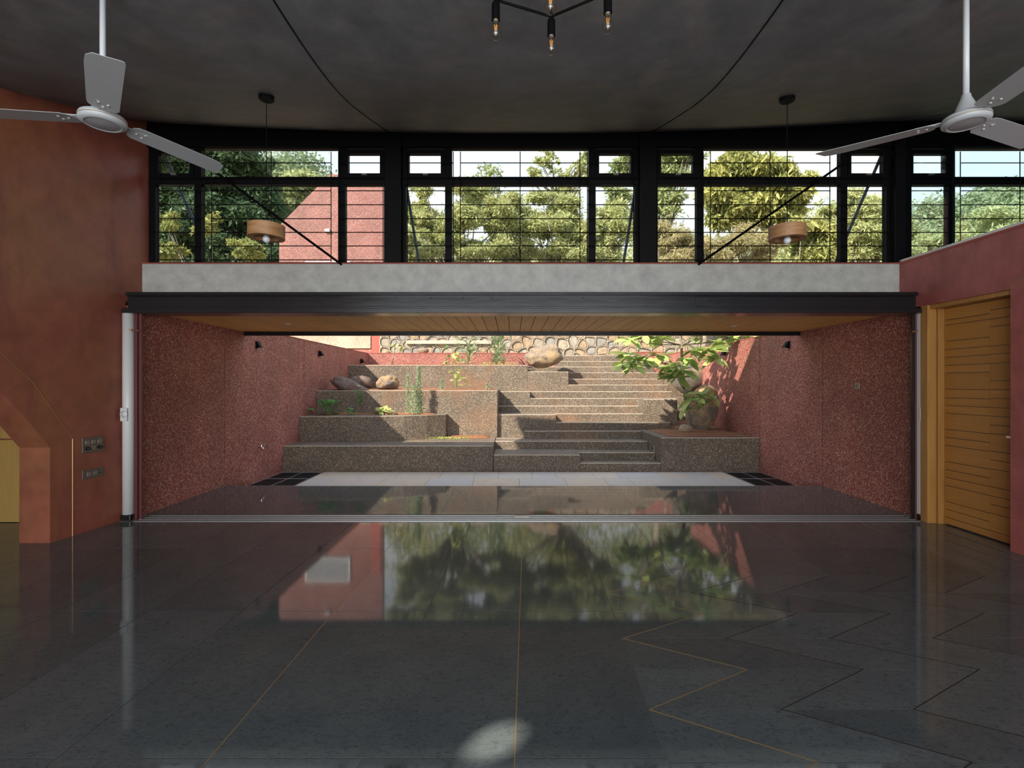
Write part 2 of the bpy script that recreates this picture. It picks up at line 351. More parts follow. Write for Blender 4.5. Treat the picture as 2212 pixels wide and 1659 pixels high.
# rear wall with wide openings behind the camera
rw = MB()
for x0, x1 in ((-4.9, -4.1), (-.2, .2), (4.1, 4.9), (8.0, 8.5)): rw.box(x0, x1, Y0-.2, Y0, 0, 4.1)
rw.box(-4.9, 8.5, Y0-.2, Y0, 2.5, 2.8); rw.box(-4.9, 8.5, Y0-.2, Y0, 3.8, 4.1)
struct(rw.build('wall_rear', M['plaster_red']))

# --------------------------------- floor
fl = MB().box(-7.6, 8.5, -5.4, 5.95, -.16, -.004).build('floor', M['grout']); struct(fl, 'polished dark slate floor with brass inlay')
def E(Y): return .578+.0315*Y
def tile(poly, par, m, zt=0, th=.02, gap=.0024, name='tile'):
    pl = []
    for p in poly:
        if not pl or (Vector(p)-Vector(pl[-1])).length > 1e-4: pl.append(p)
    if (Vector(pl[0])-Vector(pl[-1])).length < 1e-4: pl.pop()
    n = len(pl)
    if n < 3: return
    A = sum(pl[i][0]*pl[(i+1) % n][1]-pl[(i+1) % n][0]*pl[i][1] for i in range(n))
    if A < 0: pl = pl[::-1]
    if abs(A) < .002: return
    q = []
    for i in range(n):
        p0, p1, p2 = (Vector(pl[(i-1) % n]), Vector(pl[i]), Vector(pl[(i+1) % n]))
        e1 = (p1-p0).normalized(); e2 = (p2-p1).normalized(); n1 = Vector((-e1.y, e1.x)); n2 = Vector((-e2.y, e2.x))
        d = max(.25, 1+n1.dot(n2)); q.append(p1+(n1+n2)*gap/d)
    return MB().prism([(p.x, p.y, zt-th) for p in q], [(p.x, p.y, zt) for p in q]).build(name, m, par)
rows = [5.60, 4.72, 3.41, 2.07, .74, -2.2, -5.2]
cols = [-.632*i for i in range(0, 13)]
for r in range(len(rows)-1):
    ya, yb = rows[r], rows[r+1]
    for i in range(len(cols)-1):
        if r > 3 and i % 2: continue
        j = i+(2 if r > 3 else 1)
        if j >= len(cols): continue
        if E(ya)+cols[i] < -7.3: continue
        tile([(E(ya)+cols[j], ya), (E(ya)+cols[i], ya), (E(yb)+cols[i], yb), (E(yb)+cols[j], yb)], fl, M['slate'])
YZ = [4.044-.3325*i for i in range(0, 11)]
rr = [5.60, 4.74, 4.044]
for r in range(2):
    for i in range(12):
        ya, yb = rr[r], rr[r+1]
        tile([(E(ya)+.632*i-(.02 if i else 0), ya), (E(ya)+.632*(i+1)-.02, ya), (E(yb)+.632*(i+1)-.02, yb), (E(yb)+.632*i-(.02 if i else 0), yb)], fl, M['slate'])
def zv(k, i):
    if k < 0: return (E(YZ[i]), YZ[i])
    return (E(YZ[i])+.63*k+(.613 if i % 2 == 0 else 0), YZ[i])
for i in range(10):
    for k_ in range(-1, 7):
        tile([zv(k_, i), zv(k_+1, i), zv(k_+1, i+1), zv(k_, i+1)], fl, M['slate'])
for a, b in ((YZ[10], -2.2), (-2.2, -5.2)):
    for i in range(6): tile([(E(a)+1.26*i, a), (E(a)+1.26*(i+1), a), (E(b)+1.26*(i+1), b), (E(b)+1.26*i, b)], fl, M['slate'])
def strip(p, q, wd=.0035, name='brass_inlay', m='brass'):
    p, q = Vector(p), Vector(q); d = (q-p).normalized(); n = Vector((-d.y, d.x))*wd/2
    a = [(p-n), (q-n), (q+n), (p+n)]
    return MB().prism([(v.x, v.y, -.006) for v in a], [(v.x, v.y, .0004) for v in a]).build(name, M[m], fl)
for c in (1, 3): strip((E(5.6)-.632*c, 5.6), (E(-3)-.632*c, -3), .0055)
for k_ in range(0, 7):
    for i in range(10): strip(zv(k_, i), zv(k_, i+1), .0065 if (i % 2 == 1) else .005, 'brass_inlay', 'brass' if k_ < 1 else 'brass_dark')
    strip((E(5.6)+.632*(k_+1)-.02, 5.6), (E(4.044)+.63*k_+.613, 4.044), .003)
# threshold track
tr = empty('sliding_track', (.1, 5.75, 0), 'grey aluminium sliding door track across the threshold under the steel beam', 'door track')
part('channel', M['alu_dark'], tr, (-4.3, 4.62, 5.605, 5.93, -.01, .001))
for y, wd in ((5.625, .012), (5.70, .008), (5.775, .008), (5.86, .014)): part('rail', M['alu'], tr, (-4.26, 4.60, y, y+wd, .0, .009))
part('latch_plate', M['alu'], tr, (.03, .2, 5.79, 5.84, .001, .010))

# --------------------------------- courtyard shell
cf = MB().box(-4.6, 5.0, 5.93, 7.60, -.5, -.02).build('floor_courtyard', M['grout']); struct(cf, 'covered slate landing and pale stone strip of the courtyard')
for i in range(8): tile([(-4.45+i*1.2, 5.95), (-4.45+(i+1)*1.2, 5.95), (-4.45+(i+1)*1.2, 7.6), (-4.45+i*1.2, 7.6)], cf, M['slate'], 0, .02, .0012)
cg = MB().box(-4.6, 5.0, 7.60, 16, -.5, -.17).build('ground_courtyard', M['grout']); struct(cg)
ps = empty('stone_paving', (.1, 8.6, -.15), 'strip of pale bluish beige sandstone flags between landing and steps', 'paving')
random.seed(3)
for r, (a, b) in enumerate(((7.62, 8.32), (8.32, 9.0), (9.0, 9.66))):
    x = -3.62+(.18, .4, 0)[r]
    x0 = -3.62
    while x0 < 4.06:
        x1 = min(4.06, x0+random.choice([.45, .62, .7, .8]))
        if 4.06-x1 < .2: x1 = 4.06
        tile([(x0, a), (x1, a), (x1, b), (x0, b)], ps, random.choice(M['sand']), -.15, .03, .003, 'flagstone'); x0 = x1
for x0, x1, lab in ((-4.42, -3.64, 'black drain grate beside the left courtyard wall'), (4.08, 4.78, 'black drain grate beside the right courtyard wall')):
    g = empty('drain_grate', ((x0+x1)/2, 8.7, -.15), lab, 'drain grate', 'drain grates beside the stone paving')
    ym = 9.0; xm = (x0+x1)/2
    for a, b in ((7.65, 8.35), (8.37, 8.99), (9.01, 9.63)):
        for c, d in ((x0, xm-.006), (xm+.006, x1)):
            p_ = MB().box(c+.01, d-.01, a, b, -.19, -.165); 
            k_ = a+.03
            while k_ < b-.02: p_.box(c+.01, d-.01, k_, k_+.02, -.165, -.152); k_ += .045
            p_.build('grate_panel', M['grate'], g)
    f_ = MB()
    for c in (x0-.004, xm-.006, x1-.008): f_.box(c, c+.012, 7.63, 9.65, -.19, -.148)
    for c in (7.63, 8.355, 8.995, 9.64): f_.box(x0, x1, c, c+.012, -.19, -.148)
    f_.build('frame', M['alu'], g)
def outer_wall(name, segs, side, ztop, lab):
    o = empty(name, (segs[0][2], segs[0][0], 0)); struct(o, lab)
    for a, b, xa, xb, z in segs:
        t = .25*side
        A = [(xa, a+.009, -.3), (xb, b-.009, -.3), (xb, b-.009, z), (xa, a+.009, z)]
        p_ = MB().prism(A, [(x+t, y, zz) for x, y, zz in A]).build('wall_panel', M['pebble_red'], o)
        A = [(xa-.008*side, a, z), (xb-.008*side, b, z), (xb-.008*side, b, z+.015), (xa-.008*side, a, z+.015)]
        MB().prism(A, [(x+t*1.05, y, zz) for x, y, zz in A]).build('coping', M['pebble_red_top'], o)
    A = [(segs[0][2]+.09*side, segs[0][0]+.02, -.3), (segs[-1][3]+.09*side, segs[-1][1]-.02, -.3), (segs[-1][3]+.09*side, segs[-1][1]-.02, 2.3), (segs[0][2]+.09*side, segs[0][0]+.02, 2.3)]
    MB().prism(A, [(x+.14*side, y, zz) for x, y, zz in A]).build('wall_core', M['oxide'], o)
    return o
outer_wall('wall_outer_left', [(5.755, 7.66, -4.345, -4.40, 2.44), (7.66, 10.40, -4.40, -4.44, 2.49), (10.40, 10.68, -4.44, -4.445, 2.49), (10.68, 15.4, -4.445, -4.45, 2.49)], -1, 2.5, 'red pebbledash courtyard wall on the left')
outer_wall('wall_outer_right', [(5.755, 7.60, 4.70, 4.72, 2.44), (7.60, 9.66, 4.72, 4.79, 2.46), (9.66, 15.6, 4.79, 4.82, 2.46)], 1, 2.5, 'red pebbledash courtyard wall on the right, sunlit with leaf shadows')
bw = empty('garden_wall', (-2, 15.5, 2.0), 'low red pebbledash wall crossing the back of the top planter', 'wall')
for a, b in ((-4.45, -1.95), (-1.94, .45), (.46, 1.35)): 
    part('wall_panel', M['pebble_red'], bw, (a, b, 15.4, 15.6, 1.9, 2.49)); part('coping', M['pebble_red_top'], bw, (a, b, 15.39, 15.61, 2.49, 2.51))
bw2 = empty('garden_wall', (4.6, 15.9, 2.0), 'short red wall stub behind the leafy tree at the top of the steps', 'wall')
part('wall_panel', M['pebble_red'], bw2, (3.95, 4.82, 15.85, 16.05, 1.9, 2.55)); part('coping', M['pebble_red_top'], bw2, (3.94, 4.82, 15.84, 16.06, 2.55, 2.57))

# --------------------------------- steps and planters
G_ = -.17
st = empty('garden_steps', (1.3, 9.7, G_), 'flight of grey brown pebbledash steps climbing out of the courtyard', 'steps')
PG = M['pebble_grey']
for b in [(1.317, 2.885, 9.68, 10.08, .02), (-.358, 1.317, 9.68, 10.61, .178), (1.317, 2.885, 10.08, 10.61, .168), (-.365, 2.885, 10.61, 11.16, .335), (-.365, .269, 11.16, 11.45, .335),
          (.269, 2.885, 11.16, 11.45, .50), (1.007, 3.63, 11.45, 11.9, .666), (-.329, 1.007, 11.45, 12.3, .85), (1.007, 3.13, 11.9, 12.3, .844), (-.34, 3.13, 12.3, 12.72, 1.011),
          (3.13, 3.94, 11.9, 12.72, 1.184), (.459, 4.19, 12.72, 13.15, 1.185), (-.365, .459, 12.72, 13.6, 1.362), (.459, 4.2, 13.15, 13.6, 1.354), (1.536, 4.25, 13.6, 14.05, 1.529),
          (.428, 1.536, 13.6, 14.95, 1.882), (1.536, 4.25, 14.05, 14.5, 1.693), (1.536, 4.25, 14.5, 14.95, 1.88), (.43, 4.25, 14.95, 15.4, 2.062), (1.36, 4.25, 15.4, 15.85, 2.249), (1.60, 4.25, 15.85, 16.4, 2.446)]:
    q = part('step', PG, st, (b[0], b[1]-.001, b[2], b[3]-.001, G_, b[4]), bevel=.006); part('lit_edge', M['lit_edge'], q, (b[0]+.003, b[1]-.003, b[2]-.003, b[2]+.022, b[4]-.014, b[4]+.003), bevel=.004)  # thin pale strip added on each step for its bright edge line
def planter(x0, x1, y0, y1, z, label, soil=None, sm='soil', front=None, has_lit_edge=True):
    o = empty('planter', ((x0+x1)/2, y0, G_), label, 'planter')
    if front:
        pl = front+[(x1, y1), (x0, y1)]; MB().prism([(x, y, G_) for x, y in pl], [(x, y, z) for x, y in pl]).build('planter_wall', PG, o, bevel=.008)
        f2 = [(x, y-.003) for x, y in front]+[(x, y+.02) for x, y in front[::-1]]; MB().prism([(x, y, z-.012) for x, y in f2], [(x, y, z+.003) for x, y in f2]).build('lit_edge', M['lit_edge'], o)
    else:
        part('planter_wall', PG, o, (x0, x1, y0, y1, G_, z), bevel=.010)
        if has_lit_edge: part('lit_edge', M['lit_edge'], o, (x0+.003, x1-.003, y0-.003, y0+.022, z-.013, z+.003), bevel=.004)
    if soil:
        mb = MB(); xa, xb, ya, yb = soil; nx_, ny_ = 24, 10; vs = []
        for j in range(ny_+1):
            for i in range(nx_+1):
                X = xa+(xb-xa)*i/nx_; Y = ya+(yb-ya)*j/ny_
                e_ = min(1, min(i, nx_-i, j, ny_-j)/2)
                vs.append((X, Y, z+.004+e_*(.03+.03*noise.noise(Vector((X*3, Y*3, z))))))
        mb.add(vs, [(j*(nx_+1)+i, j*(nx_+1)+i+1, (j+1)*(nx_+1)+i+1, (j+1)*(nx_+1)+i) for j in range(ny_) for i in range(nx_)])
        s_ = mb.build('soil', M[sm], o, smooth=True); s_['kind'] = 'stuff'
    return o
planter(-4.44, -.366, 9.68, 11.40, .352, 'long low pebbledash bench block at the foot of the courtyard, left of the steps', (-1.43, -.5, 10.95, 11.37))
planter(-4.44, -1.47, 10.45, 11.36, .872, 'second pebbledash planter up on the left, with leafy weeds in it', (-4.4, -1.7, 11.02, 11.35), front=[(-4.44, 10.45), (-3.4, 10.46), (-2.8, 10.52), (-2.3, 10.66), (-1.85, 10.87), (-1.47, 11.12)])
planter(-4.445, -.33, 11.365, 13.599, 1.40, 'third pebbledash planter up on the left, with boulders on its rim', (-4.4, -.4, 11.57, 13.55))
planter(-4.45, .427, 13.60, 15.39, 2.062, 'topmost pebbledash planter on the left, in front of the low red wall', (-4.4, .3, 13.72, 15.35))
planter(2.886, 4.79, 9.68, 11.448, .51, 'pebbledash planter right of the steps, holding the small leafy tree', (3.1, 4.77, 9.85, 11.44))
planter(3.631, 4.80, 11.45, 11.899, .52, 'soil bed at the foot of the tall egg shaped boulder', (3.65, 4.78, 11.46, 11.89), has_lit_edge=False)
planter(3.941, 4.80, 11.90, 12.72, .60, 'shaded soil pocket behind the tall egg shaped boulder', (3.96, 4.78, 11.95, 12.7), has_lit_edge=False)
planter(4.20, 4.81, 12.72, 13.6, 1.20, 'raised bed under the round dark boulder beside the right wall', has_lit_edge=False)
planter(4.255, 4.81, 13.61, 15.6, 1.75, 'uppermost bed along the right wall beside the steps', (4.27, 4.8, 13.7, 15.5), has_lit_edge=False)

# --------------------------------- beam, canopy, posts
bm_ = empty('steel_beam', (.07, 5.75, 2.35), 'black painted steel I-beam spanning the courtyard opening', 'beam')
part('flange', M['black'], bm_, (wx(271, 5.66), wx(1984, 5.66), 5.66, 5.90, 2.553, 2.592), bevel=.003)
part('web', M['black'], bm_, (wx(275, 5.72), wx(1979, 5.72), 5.725, 5.80, 2.425, 2.555))
part('flange', M['black'], bm_, (wx(275, 5.66), wx(1979, 5.66), 5.665, 5.90, 2.405, 2.428), bevel=.003)
part('door_head_channel', M['black'], bm_, (wx(265, 5.66), wx(2008, 5.66), 5.64, 5.91, 2.352, 2.405), bevel=.003)
part('splice_plate', M['black'], bm_, (wx(1504, 5.72), wx(1534, 5.72), 5.716, 5.726, 2.435, 2.545), bevel=.003)
for x in (440, 700, 855, 930, 1000, 1062, 1260): MB().lathe([(0, 0), (.008, 0), (.008, .01), (0, .01)], n=8).build('bolt', M['black'], bm_, local=True).location = Vector((wx(x, 5.72), 5.72, 2.53))-bm_.location
def text(s, size, loc, parent, name='lettering', m=None, rz=0):
    c = bpy.data.curves.new(name, 'FONT'); c.body = s; c.size = size; c.extrude = .002; c.align_x = 'CENTER'
    o = bpy.data.objects.new(name, c); COL.objects.link(o); dg = bpy.context.evaluated_depsgraph_get()
    me = bpy.data.meshes.new_from_object(o.evaluated_get(dg)); bpy.data.objects.remove(o)
    q = bpy.data.objects.new(name, me); COL.objects.link(q); me.materials.clear(); me.materials.append(m or M['black'])
    q.parent = parent; q.location = Vector(loc)-wloc(parent); q.rotation_euler = (PI/2, 0, rz); return q
text('ISMB - 300 -', .062, (wx(1570, 5.72), 5.724, 2.465), bm_)
# canopy with planks
cn = empty('timber_canopy', (.15, 7.0, 2.4), 'timber lined canopy over the courtyard landing with black steel edge', 'canopy')
part('deck', M['black_matt'], cn, (-4.66, 5.0, 5.93, 8.2, 2.445, 2.62))
part('edge_channel', M['black'], cn, (wx(527, 8.2), wx(1729, 8.2), 8.2, 8.26, 2.345, 2.62))
pw = .171; src = MB().box(.0035, pw-.0035, 0, 2.28, 0, .018).build('soffit_plank', M['soffit'], cn, bevel=.003, local=True)
x = -4.66; src.location = Vector((x, 5.92, 2.41))-cn.location; x += pw
while x < 4.93: inst(src, 'soffit_plank', cn, Vector((x, 5.92, 2.41+random.uniform(-.0008, .0008)))-cn.location); x += pw
for x, y, w_ in ((622, 699, 0), (1115, 702, 1), (1585, 704, 2)):
    Y = (2.408-EYE)*F/(CY-y)
    o = empty('downlight', (wx(x, Y), Y, 2.409), ['recessed round downlight in the timber canopy, left one', 'recessed round downlight at the middle of the timber canopy', 'recessed round downlight in the timber canopy, right one'][w_], 'downlight', 'downlights in the canopy')
    MB().lathe([(.048, .0), (.05, -.003), (.04, -.005), (.036, -.002)], n=24).build('bezel', M['white'], o, True, local=True)
    MB().lathe([(0, -.002), (.037, -.002), (.037, 0), (0, 0)], n=24).build('diffuser', M['led'], o, local=True)
# corner posts
for (x0, x1, side, lab) in ((266.5, 288, -1, 'round white pleated screen cassette standing at the left end of the track'), (1983, 1994.5, 1, 'white screen cassette standing at the right end of the track, beside the wooden door frame')):
    Y = 5.70; xa, xb = wx(x0, Y), wx(x1, Y); c = (xa+xb)/2; r = (xb-xa)/2
    o = empty('screen_cassette', (c, Y, 0), lab, 'screen cassette')
    if side < 0: MB().lathe([(0, .07), (r, .07), (r, 2.352), (0, 2.352)], (c, Y, 0), 28).build('housing', M['white'], o, True)
    else: part('housing', M['white'], o, (xa, xb+.02, Y-.03, Y+.05, .07, 2.352), bevel=.004)
    part('foot', M['knob'], o, (xa-.003, xb+(.003 if side < 0 else .02), Y-.05, Y+.05, .005, .07), bevel=.01)
    zc_ = wz(894, Y-r); w2 = .028
    part('cover_plate', M['white'], o, (xa-.004 if side > 0 else xa+.016, xb+.0 if side > 0 else xb-.022, Y-r-.012 if side < 0 else Y-.038, Y-.02, zc_-.08, zc_+.07), bevel=.003)
    k_ = MB().lathe([(0, .012), (.026, .010), (.032, 0), (.036, 0), (.036, .008), (.040, .008), (.040, 0)], n=28).build('dial', M['white'], o, True, local=True)
    k_.rotation_euler = (PI/2, 0, 0); k_.location = (.003 if side < 0 else .02, -r-.012 if side < 0 else -.038, zc_)
fr = empty('slot_frame', (-4.25, 5.8, 0), 'dark red steel door slot with a copper latch at the left end of the beam', 'door frame', 'door slots at the two ends of the opening')
for a, b, yy in ((288.5, 297, 5.735), (301, 306.5, 5.735)): part('upright', M['oxide'], fr, (wx(a, 5.72), wx(b, 5.72), 5.715, yy, .0, 2.352))
part('slot', M['knob'], fr, (wx(297, 5.72), wx(301, 5.72), 5.735, 5.75, .0, 2.352))
MB().tube([(wx(284, 5.63), 5.63, wz(712, 5.65)), (wx(299, 5.65), 5.66, wz(714, 5.65))], .009, 6).build('latch', M['copper'], fr)
MB().lathe([(0, -.008), (.014, -.008), (.014, .008), (0, .008)], (wx(284, 5.64), 5.63, wz(712, 5.65)), 12).build('latch_eye', M['copper'], fr, local=False)
fr2 = empty('slot_frame', (4.62, 5.8, 0), 'dark red steel door slot with a copper latch at the right end of the beam', 'door frame', 'door slots at the two ends of the opening')
part('upright', M['oxide'], fr2, (wx(1976.5, 5.72), wx(1982.5, 5.72), 5.715, 5.735, 0, 2.352)); part('slot', M['knob'], fr2, (wx(1971, 5.72), wx(1976.5, 5.72), 5.73, 5.75, 0, 2.352))
MB().tube([(wx(1971, 5.66), 5.66, wz(716, 5.65)), (wx(1984, 5.64), 5.65, wz(714, 5.65))], .009, 6).build('latch', M['copper'], fr2)

# --------------------------------- windows
BK = M['black_matt']
def wb(x0, x1, y0, y1, Ya, Yb): return (wx(x0, YW), wx(x1, YW), Ya, Yb, wz(y1, YW), wz(y0, YW))
PITCH = [0, -538.5, 0, 541, 1082, 1623]
ht = [(x, zc(x, 6.06)+.012) for x in np.linspace(8.35, -4.43, 40)]; hp = [(-4.43, 4.415), (8.35, 4.415)]+ht
hd = MB().prism([(x, 6.04, z) for x, z in hp], [(x, 6.14, z) for x, z in hp]).build('head_beam', BK); tag(hd, 'long black steel head beam above the whole window band', 'beam')
cols_x = [853.5, 1394, 1934.5, 2475.5]
for x, l in zip(cols_x, ('first black steel column from the left red wall, beside the red gable', 'second black steel column from the left red wall, at centre of the window band', 'black steel column where the right glass screen meets the window band', None)):
    if l is None: l = 'black steel column beyond the right glass screen, outside the room'
    o = empty('steel_column', (wx(x, YW), YW, 3.0), l, 'column')
    part('web', BK, o, wb(x-4, x+4, 322, 571, 5.99, 6.19))
    for yy in (5.975, 6.18): part('flange', BK, o, (wx(x-17, YW), wx(x+17, YW), yy, yy+.016, wz(571, YW), 4.6))
for b in range(1, 5):
    s = PITCH[b]
    o = empty('window_%d' % b, (wx(1125+s, YW), YW, 3.0)); struct(o, ['', 'window bay beside the left red wall', 'middle window bay', 'window bay behind the right wooden pendant', 'window bay behind the right glass screen'][b])
    L0, R0 = (871, 1379)
    if b == 1: L0 = 322-s
    fx = [(L0, 878), (962, 976.5), (1271, 1286), (1370, R0)]
    for a, c in fx: part('mullion', BK, o, wb(a+s, c+s, 320, 571, 6.07, 6.14))
    part('transom', BK, o, wb(L0+s, R0+s, 385.5, 400.5, 6.065, 6.145)); part('top_rail', BK, o, (wx(L0+s, YW), wx(R0+s, YW), 6.068, 6.138, 4.408, 4.44)); part('bottom_rail', BK, o, wb(L0+s, R0+s, 567, 574, 6.068, 6.142))
    for a, c in ((878, 962), (1286, 1370)):      # small openable sashes
        f_ = MB()
        for q in ((a, a+7, 326, 386), (c-9, c, 326, 386), (a+7, c-9, 326, 335), (a+7, c-9, 377, 386)): f_.box(*wb(q[0]+s, q[1]+s, q[2], q[3], 6.055, 6.12))
        sf = f_.build('sash_frame', BK, o)
        MB().box(*wb(a+7+s, c-9+s, 335, 377, 6.085, 6.089)).build('pane', M['glass'], sf)
        part('stay_handle', M['bronze_lt'], o, wb((a+c)/2-5+s, (a+c)/2+6+s, 379, 382, 6.03, 6.055))
    for q in ((976.5, 1271, 326, 385.5), (878, 962, 400.5, 567), (976.5, 1271, 400.5, 567), (1286, 1370, 400.5, 567)):
        MB().box(*wb(q[0]+s, q[1]+s, q[2], q[3], 6.10, 6.104)).build('pane', M['glass_blue'] if b in (1, 4) else M['glass'], o)
    # grille
    YG = 5.995; r = .0062
    def hb(x0, x1, y): MB().tube([(wx(x0+s, YG), YG, wz(y, YG)), (wx(x1+s, YG), YG, wz(y, YG))], r, 5).build('grille_bar', BK, o)
    def vb(x, y0=326, y1=571): MB().tube([(wx(x+s, YG), YG+.012, wz(y0, YG)), (wx(x+s, YG), YG+.012, wz(y1, YG))], r*.9, 5).build('grille_bar', BK, o)
    for y in (351.5, 411.7, 442, 472, 531, 561): hb(879, 979, y); hb(994.5, 1253, y); hb(1269, 1369, y)
    hb(863, 1386, 501.5); hb(863, 1386, 382.5)
    for x in (879.5, 979, 994.5, 1123.5, 1253, 1269, 1369): vb(x)
# diagonal braces inside and outside
def brace(x0, y0, x1, y1, Y, wd, lab, m='black_matt'):
    o = MB().tube([P(x0, y0, Y), P(x1, y1, Y)], wd, 6).build('diagonal_brace', M[m]); tag(o, lab, 'brace')
brace(440, 352, 738, 571, 5.96, .016, 'black diagonal steel brace inside the window band, running down behind the left wooden pendant')
brace(1822, 352, 1508, 571, 5.96, .016, 'black diagonal steel brace inside the band, running down left of the right wooden pendant')
brace(352, 326, 438, 520, 6.2, .018, 'grey diagonal strut outside the glass beside the left red wall', 'brace')
brace(875, 385, 906, 572, 6.2, .018, 'grey diagonal strut outside the narrow pane right of the first column', 'brace')
brace(1376, 385, 1346, 572, 6.2, .018, 'grey diagonal strut outside the narrow pane left of the second column', 'brace')
brace(1908, 326, 1802, 572, 6.2, .018, 'grey diagonal strut outside the glass right of the right wooden pendant', 'brace')

# --------------------------------- door on the right
d1 = empty('door_1', (4.79, 5.1, 0)); struct(d1, 'teak door of horizontal boards of uneven height')
part('door_frame', M['frame_wood'], d1, (XR-.005, 4.93, 5.565, 5.66, 0, 2.43), bevel=.003)
part('door_frame', M['frame_wood'], d1, (XR+.09, 4.93, 5.535, 5.565, 0, 2.385), bevel=.003)
part('door_frame', M['frame_wood'], d1, (XR+.02, 4.93, 4.65, 5.565, 2.385, 2.43), bevel=.003)
part('door_core', M['bronze'], d1, (4.80, 4.84, 4.648, 5.535, .01, 2.385))
YS = 5.01
def boards(ya, yb, ys_px, refx):
    sref = (refx-CX)/4.785
    zs = [EYE-(y-CY)/sref for y in ys_px]
    zs = [2.383]+zs+[.01]
    for a, b in zip(zs, zs[1:]):
        if a-b > .02: part('board', M['door_wood'], d1, (4.785, 4.80, ya+.002, yb-.002, b+.003, a-.003), bevel=.002)
c7 = lambda v: v/2.4406+560
boards(YS, 5.535, [c7(v) for v in (324, 350, 434, 478, 518, 560, 600, 684, 728, 768, 808, 892, 934, 976, 1060, 1102, 1142, 1184, 1268, 1308, 1350)], 2032)
boards(4.648, YS, [c7(v) for v in (266, 314, 356, 456, 500, 547, 640, 686, 732, 780, 826, 872, 918, 1010, 1056, 1104, 1198, 1246, 1290, 1338, 1430)], 2141)
h_ = MB().box(4.74, 4.755, 4.67, 4.80, wz(946, 4.8), wz(940, 4.8)).box(4.745, 4.79, 4.785, 4.80, wz(946, 4.8), wz(940, 4.8)).build('handle', M['chrome'], d1, bevel=.002)

# --------------------------------- switches, sconces, taps
def plate(yc, zc_, wy, hz, lab, kind):
    X = XL(yc); o = empty('switch_plate', (X, yc, zc_), lab, 'switch'); o.rotation_euler = (0, 0, -math.atan(.073))
    def lb(n, m, b, bev=.002): return MB().box(*b).build(n, m, o, bevel=bev, local=True)
    lb('plate', M['bronze'], (0, .010, -wy/2, wy/2, -hz/2, hz/2), .004)
    if kind == 6:
        for i in range(3):
            for j in range(2):
                y = (i-1)*.073; z = .031-.064*j
                if j == 1 and i != 1:
                    q = MB().lathe([(0, .03), (.014, .03), (.018, 0), (0, 0)], n=16).build('knob', M['knob'], o, True, local=True); q.rotation_euler = (0, PI/2, 0); q.location = (.01, y, z)
                else: lb('rocker', M['bronze_lt'], (.009, .017, y-.024, y+.024, z-.021, z+.021), .003)
    else:
        for i in range(2): lb('rocker', M['bronze_lt'], (.009, .016, -.075+i*.075, -.028+i*.075, -.02, .02), .003)
        for dy, dz in ((.07, .02), (.055, -.01), (.088, -.01)):
            q = MB().lathe([(0, .002), (.007, .002), (.007, 0), (0, 0)], n=10).build('socket_hole', M['socket_hole'], o, local=True); q.rotation_euler = (0, PI/2, 0); q.location = (.0095, dy, dz)
plate(5.325, wz(960, 5.325)-0, .25, .165, 'large bronze switch plate with rockers and two round knobs beside the arch', 6)
plate(5.325, wz(1021.5, 5.325), .25, .10, 'small bronze switch and socket plate under the larger one', 3)
o = empty('switch_plate', (4.70, wx(0, 1)*0+6.81, wz(833, 6.81)), 'small square grey switch on the right courtyard wall', 'switch')
part('plate', M['bronze_lt'], o, (4.695, 4.71, 6.76, 6.86, wz(840, 6.81), wz(827, 6.81)), bevel=.003); part('rocker', M['bronze'], o, (4.690, 4.697, 6.79, 6.83, wz(836, 6.81), wz(831, 6.81)))
def sconce(px, py, side, lab):
    XW = -4.43 if side < 0 else 4.76; Y = F*XW/(px-CX); X = XW-side*.0; z = wz(py, Y)
    o = empty('wall_light', (X, Y, z), lab, 'wall light', 'black wall lights on the courtyard walls'); d = -side
    A = [(0, -.05, .06), (d*.03, -.05, .06), (d*.10, -.05, -.05), (d*.02, -.05, -.07), (0, -.05, -.06)]
    MB().prism(A, [(x_, .05, z_) for x_, y_, z_ in A]).build('housing', M['black_matt'], o, local=True, bevel=.004)
    MB().prism([(d*.028, -.035, -.064), (d*.09, -.035, -.0485), (d*.09, -.035, -.054), (d*.028, -.035, -.07)], [(d*.028, .035, -.064), (d*.09, .035, -.0485), (d*.09, .035, -.054), (d*.028, .035, -.07)]).build('lens', M['white'], o, local=True)
for a in ((553, 744, -1, 'black wall light high on the left courtyard wall, nearest the canopy'), (690, 763, -1, 'black wall light on the left courtyard wall above the leafy weeds'), (780, 779, -1, 'black wall light on the left courtyard wall nearest its far corner'),
          (1704, 744, 1, 'black wall light high on the right courtyard wall, nearest the canopy'), (1567, 762, 1, 'black wall light on the right courtyard wall behind the leafy tree')): sconce(*a)
tp = empty('garden_tap', (-4.42, 8.7, wz(966, 8.7)), 'small chrome garden tap on the left courtyard wall', 'tap')
z = tp.location.z; Y = 8.7
MB().tube([(-4.42, Y, z), (-4.34, Y, z), (-4.31, Y, z-.04)], .012, 8).build('spout', M['chrome'], tp, True)
MB().tube([(-4.36, Y, z), (-4.36, Y, z+.05)], .008, 8).build('valve', M['chrome'], tp); MB().tube([(-4.36, Y-.035, z+.05), (-4.36, Y+.035, z+.05)], .007, 8).build('handle', M['chrome'], tp)
MB().tube([(-4.42, Y+.3, z), (-4.39, Y+.3, z)], .02, 10).build('stop_valve', M['chrome'], tp)
for x, y, Y, X, lab in ((1377, 869, 12.5, 3.128, 'small recessed step light beside the upper steps'), (1412, 968, 10.2, 2.883, 'small recessed step light beside the lower steps')):
    o = empty('step_light', (X, Y, wz(y, Y)), lab, 'step light', 'step lights in the side walls of the steps')
    part('bezel', M['alu'], o, (X-.006, X+.002, Y-.05, Y+.05, o.location.z-.05, o.location.z+.05), bevel=.002); part('lens', M['knob'], o, (X-.009, X-.005, Y-.035, Y+.035, o.location.z-.03, o.location.z+.03))

